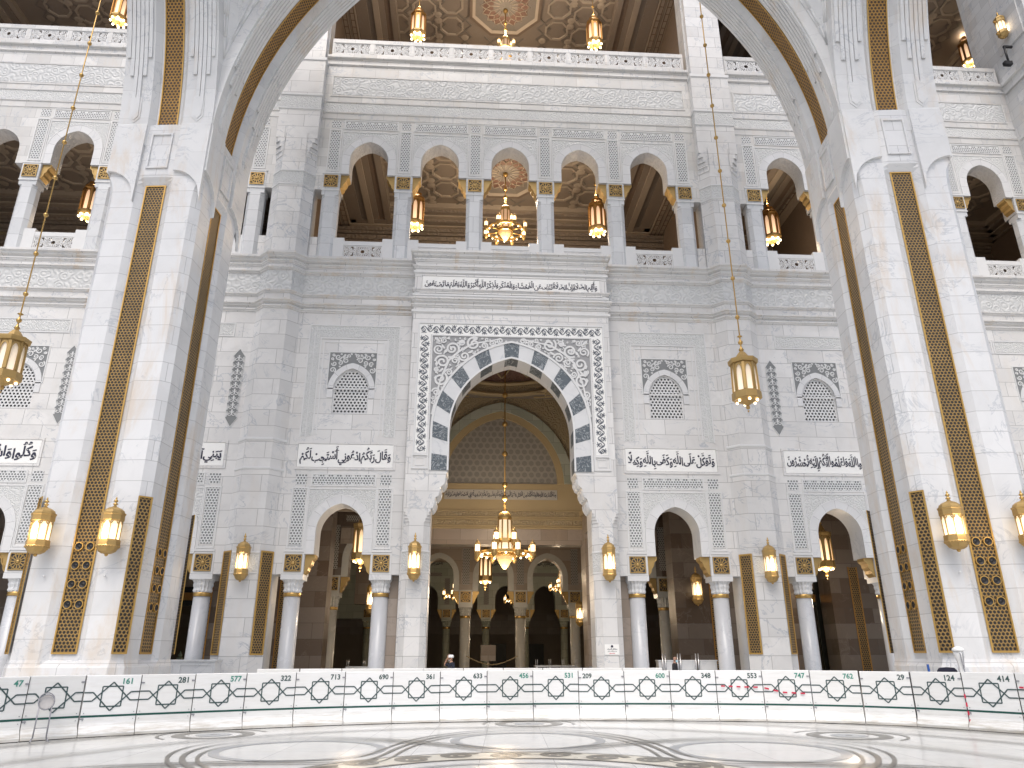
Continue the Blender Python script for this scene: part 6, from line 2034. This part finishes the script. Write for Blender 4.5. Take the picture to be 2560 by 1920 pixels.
def barriers():
    n = len(JOINTS) - 1
    def star_mb(w):
        s = MB(); y = .004; lw = .025; cz = .79; R_ = .285; q = .20
        h = w / 2 + .002
        V = [(0, R_), (R_, 0), (0, -R_), (-R_, 0)]
        sq = [(-q, q), (q, q), (q, -q), (-q, -q)]
        def ln(p, r): s.bar((p[0], y, cz + p[1]), (r[0], y, cz + r[1]), lw, .003)
        for i in range(4): ln(sq[i], sq[(i + 1) % 4])
        for e in (-1, 1):
            for f in (-1, 1):
                ln((0, f * R_), (e * (R_ + .085), -f * .085))
                ln((e * (R_ + .085), f * .085), (e * h, f * .085))
        return s
    for i in range(n):
        a, c = Vector(JOINTS[i]), Vector(JOINTS[i + 1])
        w = (c - a).length - .014
        mid = (a + c) / 2
        ang = math.atan2(c.y - a.y, c.x - a.x)
        num, side, col = NUMS[i] if i < len(NUMS) else ('', 0, '')
        lab = 'white star patterned barrier panel numbered %s' % num if num else ('white star patterned barrier panel behind the round wire stand' if i == 1 else 'white barrier panel cut by the right edge of the photo')
        jit = random.uniform(-.012, .012)
        nrm = Vector((-math.sin(ang), math.cos(ang)))
        pos = mid + nrm * (.10 + jit)
        root = thing('crowd_barrier', lab, 'barrier', (pos.x, pos.y, 0), ang + random.uniform(-.008, .008), 'barrier panels in a curved row')
        root.rotation_euler.x = random.uniform(-.010, .006); root.scale.z = random.uniform(.988, 1.008)
        barrier_body(w).build('body', 'barrier', root)
        star_mb(w).build('star_motif', 'star', root)
        st = MB(); st.box(-w / 2 - .001, w / 2 + .001, -.004, .01, .385, .425); st.build('stripe', 'green', root)
        if num:
            t = MB()
            wd = .085 * len(num)
            x1 = (w / 2 - .10) if side > 0 else (-w / 2 + .10 + wd)
            lettering(t, num, x1 - wd, x1, 1.03, 1.155, .004, .003, arabic=False)
            t.build('number', 'num_green' if col == 'g' else 'num_dark', root)
        gk = MB(); gk.box(-w / 2 + .01, w / 2 - .01, -.075, .23, .001, .02); gk.build('contact_shade_base', 'blackm', root)  # black inset box standing in for the contact shadow under the foot
        jb = MB(); jb.box(w / 2 - .002, w / 2 + .016, .02, .12, .03, 1.205); jb.build('gap_shade_strip', 'blackm', root)  # dark filler standing in for the shade in the gap between panels
        h = MB()                                      # hinge plates and bolt heads at the joints
        for (x, z) in ((w / 2 - .03, 1.08), (-w / 2 + .03, .36 if i % 3 else 1.05)):
            if (i * 7 + int(z * 10)) % 3: h.box(x - .035, x + .035, -.012, .008, z - .012, z + .012)
        for x in (-w / 2 + .05, w / 2 - .05):
            for z in (.33, .47): h.box(x - .008, x + .008, -.006, .008, z - .008, z + .008)
        h.build('hinge', 'grey_metal', root)
    # plain second row behind
    f = None
    for i in range(10):
        x = -7.6 + i * 1.24
        y = 24.6 - .012 * (x + 1.5) ** 2
        lab = ['first', 'second', 'third', 'fourth', 'fifth', 'sixth', 'seventh', 'eighth', 'ninth', 'tenth'][i] + ' plain white panel from the left in the row behind the numbered barrier'
        if f is None:
            f = thing('plain_barrier', lab, 'barrier', (x, y, 0), 0, 'plain barrier panels behind')
            barrier_body(1.22).build('body', 'barrier', f)
            f.rotation_euler.z = .024 * -(x + 1.5)
        else:
            g = copy_tree(f, None, (x, y, 0), .024 * -(x + 1.5)); g['label'] = lab
    # red and white tape on the panels
    M['tape_red'] = plain('red_tape', (.55, .02, .06), .4)
    def tape(name, lab, pts):
        root = MB()
        for (p, q) in zip(pts[:-1], pts[1:]):
            p, q = Vector(p), Vector(q); L = (q - p).length; k = int(L / .17)
            for j in range(k):
                a, c = p.lerp(q, j / k), p.lerp(q, (j + .5) / k)
                root.bar(a, c, .035, .004, (-.1, -1, 0))
        tag(root.build(name, 'tape_red', None), lab, 'tape')
    def on(i, u, z):
        a, c = Vector(JOINTS[i]), Vector(JOINTS[i + 1])
        d = (c - a).normalized(); p = a.lerp(c, u) + Vector((-d.y, d.x)) * .075
        return (p.x, p.y, z)
    tape('barrier_tape', 'red and white tape sagging across the panels numbered 553 and 747', [on(15, .1, .84), on(15, .6, .82), on(15, .98, .815), on(16, .02, .80), on(16, .4, .70), on(16, .95, .675)])
    tape('barrier_tape', 'red and white tape end on the last panel at the right edge', [on(21, .05, .93), on(21, .95, .84)])
    tape('barrier_tape', 'short red tape hanging at the joint left of panel 414', [on(20, .01, .75), on(20, .02, .05)])
barriers()

# ------------------------------------------------------------------ people
def skin_chain(name, verts, edges, mat, parent, sub=1):
    """one continuous surface grown over a skeleton: verts [(x, y, z, r)] with the pelvis first"""
    me = bpy.data.meshes.new(name)
    me.from_pydata([v[:3] for v in verts], edges, [])
    o = bpy.data.objects.new(name, me); COL.objects.link(o); o.parent = parent
    sk = o.modifiers.new('skin', 'SKIN'); sk.use_smooth_shade = True
    lay = me.skin_vertices[0].data if me.skin_vertices else None
    if lay is None:
        bm = bmesh.new(); bm.from_mesh(me); bm.verts.layers.skin.verify(); bm.to_mesh(me); bm.free()
        lay = me.skin_vertices[0].data
    for i, v in enumerate(verts):
        r = v[3]
        lay[i].radius = r if isinstance(r, tuple) else (r, r)
        lay[i].use_root = (i == 0)
    s = o.modifiers.new('sub', 'SUBSURF'); s.levels = sub; s.render_levels = sub + 1
    me.materials.append(M[mat])
    return o
def hand(V, E, wrist, d, up, side, curl=.3):
    """palm, four fingers and a thumb grown from the wrist vertex index"""
    d, up = Vector(d).normalized(), Vector(up).normalized()
    across = d.cross(up).normalized() * side
    w = Vector(V[wrist][:3])
    p = w + d * .05; V.append((*p, (.034, .02))); E.append((wrist, len(V) - 1)); pi = len(V) - 1
    p2 = w + d * .085; V.append((*p2, (.038, .017))); E.append((pi, len(V) - 1)); kn = len(V) - 1
    for k, L in enumerate((.070, .082, .076, .060)):
        b = p2 + across * (-.030 + .02 * k) + d * .012
        V.append((*b, .0105)); E.append((kn, len(V) - 1)); i0 = len(V) - 1
        m = b + d * L * .5 - up * curl * .02; V.append((*m, .0092)); E.append((i0, len(V) - 1))
        e = m + d * L * .5 - up * curl * .06; V.append((*e, .0075)); E.append((len(V) - 2, len(V) - 1))
    b = p - across * .034; V.append((*b, .012)); E.append((pi, len(V) - 1))
    m = b - across * .018 + d * .03; V.append((*m, .0105)); E.append((len(V) - 2, len(V) - 1))
    e = m + d * .028 - up * .01; V.append((*e, .0085)); E.append((len(V) - 2, len(V) - 1))
M['skin'] = plain('skin', (.46, .26, .17), .5, var=.12)
M['skin2'] = plain('darker_skin', (.36, .20, .14), .5, var=.12)
M['navy'] = plain('navy_cloth', (.012, .016, .030), .8, var=.3, bump=.3, bscale=30)
M['darkcloth'] = plain('dark_cloth', (.016, .016, .018), .8, var=.3)
M['trouser'] = plain('grey_trousers', (.05, .05, .055), .8)
M['cap'] = plain('white_knit_cap', (.85, .85, .84), .7, bump=.3, bscale=60)
M['mask'] = plain('light_blue_mask', (.35, .60, .68), .6)
M['hair_grey'] = plain('grey_beard', (.25, .24, .23), .8)
M['eye'] = plain('dark_eye', (.02, .015, .012), .2)
def person(label, loc, rz, H, raised, clothes, skin_m):
    root = thing('person', label, 'person', loc, rz)
    k = H / 1.70
    def S(v): return (v[0] * k, v[1] * k, v[2] * k, tuple(a * k for a in v[3]) if isinstance(v[3], tuple) else v[3] * k)
    # facing local +x
    V = [(0, 0, .93, (.11, .15)), (0, 0, 1.12, (.10, .145)), (.01, 0, 1.30, (.105, .165)), (.0, 0, 1.41, (.07, .10)), (.01, 0, 1.475, .055), (.03, 0, 1.55, (.085, .07)), (.02, 0, 1.63, (.088, .072)), (.01, 0, 1.685, (.05, .045))]
    E = [(0, 1), (1, 2), (2, 3), (3, 4), (4, 5), (5, 6), (6, 7)]
    def add(p, par): V.append(p); E.append((par, len(V) - 1)); return len(V) - 1
    for sg in (-1, 1):
        sh = add((0, sg * .175, 1.385, .058), 3)
        if raised and sg < 0:
            el = add((.16, sg * .30, 1.36, .042), sh); wr = add((.10, sg * .17, 1.58, .028), el)
            hand(V, E, wr, (-.05, .06, .16), (0, -1, 0), 1, .4)
        else:
            el = add((-.02, sg * .235, 1.12, .042), sh); wr = add((.05, sg * .24, .88, .029), el)
            hand(V, E, wr, (.04, 0, -.15), (0, sg, 0), sg, .5)
        hp = add((0, sg * .095, .87, .085), 0); kn = add((.02, sg * .10, .49, .056), hp); an = add((-.02, sg * .10, .085, .04), kn)
        add((.13, sg * .11, .035, (.03, .042)), an)
    body = skin_chain('body', [S(v) for v in V], E, skin_m, root)
    f = MB()                                          # face: nose, brow, ears, mouth
    def pt(x, y, z): return (x * k, y * k, z * k)
    f.lathe([(.001, .03), (.012, .012), (.017, -.012), (.012, -.022), (.001, -.026)], 8, pt(.122, 0, 1.565))
    for sg in (-1, 1):
        f.ball(pt(.015, sg * .076, 1.57), .026, 8, 1.4)
        f.bar(pt(.108, sg * .012, 1.608), pt(.10, sg * .05, 1.606), .012, .01, (1, 0, 0))
    f.bar(pt(.114, -.024, 1.512), pt(.114, .024, 1.512), .012, .008, (1, 0, 0))
    f.build('face', skin_m, body)
    e = MB()
    for sg in (-1, 1): e.ball(pt(.104, sg * .030, 1.588), .0105, 8)
    e.build('eye', 'eye', body)
    # clothes: one skin over torso and sleeves, another over the legs
    C = [(0, 0, .86, (.125, .165)), (0, 0, 1.12, (.118, .165)), (.01, 0, 1.30, (.12, .18)), (.0, 0, 1.42, (.085, .12))]
    D = [(0, 1), (1, 2), (2, 3)]
    for sg in (-1, 1):
        C.append((0, sg * .18, 1.385, .072)); D.append((3, len(C) - 1)); sh = len(C) - 1
        if raised and sg < 0: C.append((.145, sg * .295, 1.362, .062)); D.append((sh, len(C) - 1))
        else:
            C.append((-.02, sg * .238, 1.12, .058)); D.append((sh, len(C) - 1)); C.append((.04, sg * .242, .94, .046)); D.append((len(C) - 2, len(C) - 1))
    skin_chain('shirt', [S(v) for v in C], D, clothes, root)
    T = [(0, 0, .93, (.12, .16))]; D = []
    for sg in (-1, 1):
        for i, v in enumerate(((0, sg * .098, .85, .098), (.02, sg * .10, .49, .074), (-.02, sg * .10, .10, .062))):
            T.append(v); D.append((0 if i == 0 else len(T) - 2, len(T) - 1))
    skin_chain('trousers', [S(v) for v in T], D, 'trouser', root)
    return root, k
def people():
    r, k = person('man in white cap and navy shirt raising his hand to his ear', (-2.45, 27.2, 0), R(200), 1.60, True, 'navy', 'skin')
    c = MB(); c.lathe([(.098 * k, 1.612 * k), (.102 * k, 1.63 * k), (.098 * k, 1.685 * k), (.08 * k, 1.712 * k), (.02, 1.72 * k)], 16, (.018 * k, 0, 0)); c.build('cap', 'cap', r)
    b = MB(); b.lathe([(.02, 1.47 * k), (.05 * k, 1.49 * k), (.062 * k, 1.52 * k), (.05 * k, 1.535 * k)], 12, (.062 * k, 0, 0)); b.build('beard', 'hair_grey', r)
    r, k = person('bald man in dark clothes with a pale blue face mask', (5.27, 26.8, 0), R(-25), 1.555, False, 'darkcloth', 'skin2')
    m = MB()
    N = 8
    for i in range(N):
        for j in range(3):
            P = lambda u, v: ((.03 + .098 * math.cos(u)) * k, .083 * math.sin(u) * k, (1.49 + .085 * v) * k)
            u0, u1 = -1.2 + 2.4 * i / N, -1.2 + 2.4 * (i + 1) / N
            m.poly([P(u0, j / 3), P(u1, j / 3), P(u1, (j + 1) / 3), P(u0, (j + 1) / 3)], None, True)
    m.build('mask', 'mask', r)
people()

# ------------------------------------------------------------------ small things
def smalls():
    # round wire stand before the second panel
    st = thing('round_stand', 'grey wire stand with a round white disc before the barrier at the left', 'stand', (-10.33, 16.52, 0), R(33))
    d = MB(); d.lathe([(.125, -.012), (.125, .012)], 28); do = d.build('disc', 'grey_disc', st); do.rotation_euler = (R(82), 0, 0); do.location = (0, 0, .73)
    r = MB()
    for i in range(28):
        a, c = 2 * PI * i / 28, 2 * PI * (i + 1) / 28
        for y, rr in ((-.03, .138), (.05, .14)):
            r.rod((rr * math.cos(a), y, .73 + rr * math.sin(a) + (.03 if y > 0 else 0)), (rr * math.cos(c), y, .73 + rr * math.sin(c) + (.03 if y > 0 else 0)), .011, 6)
    r.build('rim', 'grey_metal', st)
    f = MB()
    for x in (-.11, .11):
        for y in (-.03, .05):
            f.rod((x, y, .66), (x * 1.05, y * 1.2, .08), .009, 6)
        f.rod((x * 1.05, .02, .09), (x * 1.45, -.08, .012), .012, 6); f.rod((x * 1.05, .02, .09), (x * 1.3, .14, .012), .012, 6)
    f.rod((-.11, -.03, .26), (.11, -.03, .26), .008, 6)
    f.build('leg_frame', 'grey_metal', st)
    # sign on the right jamb
    s = thing('wall_sign', 'small white notice with a red arrow on the right portal jamb', 'sign', (4.28, PY - .012, 1.82))
    b = MB(); b.box(-.31, .31, -.02, .01, -.21, .21); b.build('board', 'panel', s)
    l = MB(); lettering(l, 'مداخل النساء', -.22, .22, -.03, .06, -.021, .003)
    lettering(l, 'يسمح بالدخول', -.2, .2, -.10, -.05, -.021, .003); 
    l.extr([(-.05, .08), (.05, .08), (.05, .15), (.0, .19), (-.05, .15)], -.026, -.02)
    l.build('lettering', 'ink', s)
    a = MB(); a.extr([(-.13, -.155), (-.09, -.135), (-.09, -.147), (.12, -.147), (.12, -.163), (-.09, -.163), (-.09, -.175)], -.026, -.02); a.build('arrow', 'tape_red', s)
    # marble gate counter with steel posts in the right arch
    g = thing('gate_counter', 'grey marble gate counter with steel post pairs in the arch right of the portal', 'gate', (8.2, 35.6, 0))
    for x in (-.95, 0.0, .95):
        b = MB(); b.box(x - .40, x + .40, -.25, .25, 0, 1.33); b.box(x - .43, x + .43, -.28, .28, 1.33, 1.38); frame(b, x - .33, x + .33, .4, 1.25, .04, -.25, .015)
        b.build('pedestal', 'plain', g)
    b = MB()
    for x in (-1.12, -.42, .42):
        for q in (-.06, .06): b.rod((x + q, -.32, .2), (x + q, -.32, 1.66), .032, 10)
    b.build('post', 'steel', g)
    def turnstile(lab, loc, w, mat='steel'):
        t = thing('turnstile_gate', lab, 'turnstile', loc, 0, 'steel turnstile gates')
        b = MB()
        n = 3
        for i in range(n + 1):
            x = -w / 2 + w * i / n; b.box(x - .06, x + .06, -.5, .5, 0, .95)
        b.box(-w / 2 - .08, w / 2 + .08, -.5, .5, .95, 1.05)
        b.build('cabinet', 'steel', t)
        p = MB()
        for i in range(n + 1):
            x = -w / 2 + w * i / n
            for q in (-.05, .05): p.rod((x + q, -.4, 1.05), (x + q, -.4, 1.38), .022, 8)
        p.build('post', 'steel', t)
        a = MB()
        for i in range(n):
            x = -w / 2 + w * (i + .5) / n
            a.rod((x, 0, .8), (x - .25, -.1, .62), .02, 6); a.rod((x, 0, .8), (x + .25, -.1, .62), .02, 6); a.ball((x, 0, .8), .06, 8)
        a.build('arm', 'blackm', t)
    turnstile('steel turnstile gate low in the portal opening at the right', (3.3, 45.5, 0), 2.3)
    turnstile('steel turnstile gate low in the arch left of the portal', (-6.9, 42.6, 0), 2.6)
    turnstile('steel turnstile gate beside the left portal jamb', (-4.75, 42.9, 0), .9)
    turnstile('steel turnstile gate between the right jamb and the first column', (5.1, 41.0, 0), .8)
    # rope between hall columns
    rp = MB()
    P = [Vector((-1.9, 53.2, 1.55)).lerp(Vector((1.6, 53.2, 1.55)), i / 16) - Vector((0, 0, .55 * math.sin(PI * i / 16))) for i in range(17)]
    for p, q in zip(P[:-1], P[1:]): rp.rod(p, q, .03, 6)
    tag(rp.build('rope', 'plaster'), 'pale rope sagging between two inner hall columns', 'rope')
    nb = thing('notice_board', 'pale notice board standing between hall columns', 'notice board', (-.3, 57, 0))
    b = MB(); b.box(-.55, .55, -.03, .03, 1.2, 2.3); b.box(-.06, .06, -.03, .03, 0, 1.2); b.build('board', 'hall', nb)
    # things behind the barrier at the right pier
    w = thing('wrapped_stand', 'tall stand wrapped in white plastic behind panel 124', 'stand', (11.1, 20.0, 0))
    w.scale = (.72, .72, .98)
    b = MB(); b.lathe([(.16, 0), (.2, .02), (.2, .06), (.03, .1), (.028, 1.70)], 12); b.build('pole', 'grey_metal', w)
    b = MB()
    rings = []
    for i in range(15):
        f = i / 14; z = .7 + 1.02 * f
        r0 = .13 + .07 * math.sin(f * 7) * (1 - f) + (.03 if f > .85 else 0)
        rings.append([((r0 * (1 + .22 * math.sin(3 * a + 5 * f) + .1 * math.sin(7 * a + 9 * f))) * math.cos(a), (r0 * (1 + .2 * math.sin(4 * a + 3 * f))) * math.sin(a), z) for a in [2 * PI * k / 18 for k in range(18)]])
    for A, B in zip(rings[:-1], rings[1:]):
        for k_ in range(18): j = (k_ + 1) % 18; b.poly([A[k_], A[j], B[j], B[k_]], None, True)
    b.poly(rings[-1]); b.build('plastic_wrap', 'barrier', w)
    b = MB(); b.lathe([(.21, 1.72), (.2, 1.78), (.1, 1.83), (.01, 1.84)], 16); b.build('cap', 'cap', w)
    b = MB(); b.bar((-.06, -.16, 1.68), (-.02, -.19, 1.1), .03, .01); b.bar((.05, -.16, 1.66), (-.02, -.19, 1.3), .025, .01); b.build('strap', 'grey_metal', w)
    c = thing('chair', 'dark blue chair back just above the barrier panel 124', 'chair', (10.78, 19.85, 0), R(10))
    b = MB(); b.extr([(-.30, .95), (.30, .95), (.29, 1.2), (.22, 1.27), (0, 1.285), (-.22, 1.27), (-.29, 1.2)], .2, .26); b.build('backrest', 'navyc', c)
    b = MB(); b.box(-.27, .27, -.27, .24, .43, .5); b.build('seat', 'navyc', c)
    for x in (-.24, .24):
        for y in (-.24, .2):
            b = MB(); b.rod((x, y, 0), (x, y, .45 if y < 0 else 1.0), .018, 8); b.build('leg', 'blackm', c)
    p = MB(); p.bar((10.12, 19.9, 1.36), (10.17, 19.9, .0), .05, .03); tag(p.build('blue_post', 'blue'), 'thin blue post leaning behind the barrier panel 29', 'post')
    pl = thing('plinth_wall', 'low grey marble plinth with sunk panels beside the left buttress', 'plinth', (-14.3, 32.2, 0))
    b = MB(); b.box(-2.3, 2.3, 0, .8, 0, 1.38); b.box(-2.35, 2.35, -.05, .85, 1.38, 1.45)
    for x in (-1.55, 0, 1.55): frame(b, x - .65, x + .65, .5, 1.3, .06, 0, .03)
    b.build('block', 'plain', pl)
M['grey_disc'] = plain('scratched_grey_disc', (.50, .48, .47), .4, var=.2, scale=9)
M['navyc'] = plain('navy_upholstery', (.010, .010, .028), .6)
M['blue'] = plain('blue_paint', (.02, .09, .35), .4)
smalls()

# ------------------------------------------------------------------ tidy up
for o in ROS + COFFER: bpy.data.objects.remove(o)
bpy.data.objects.remove(_to)
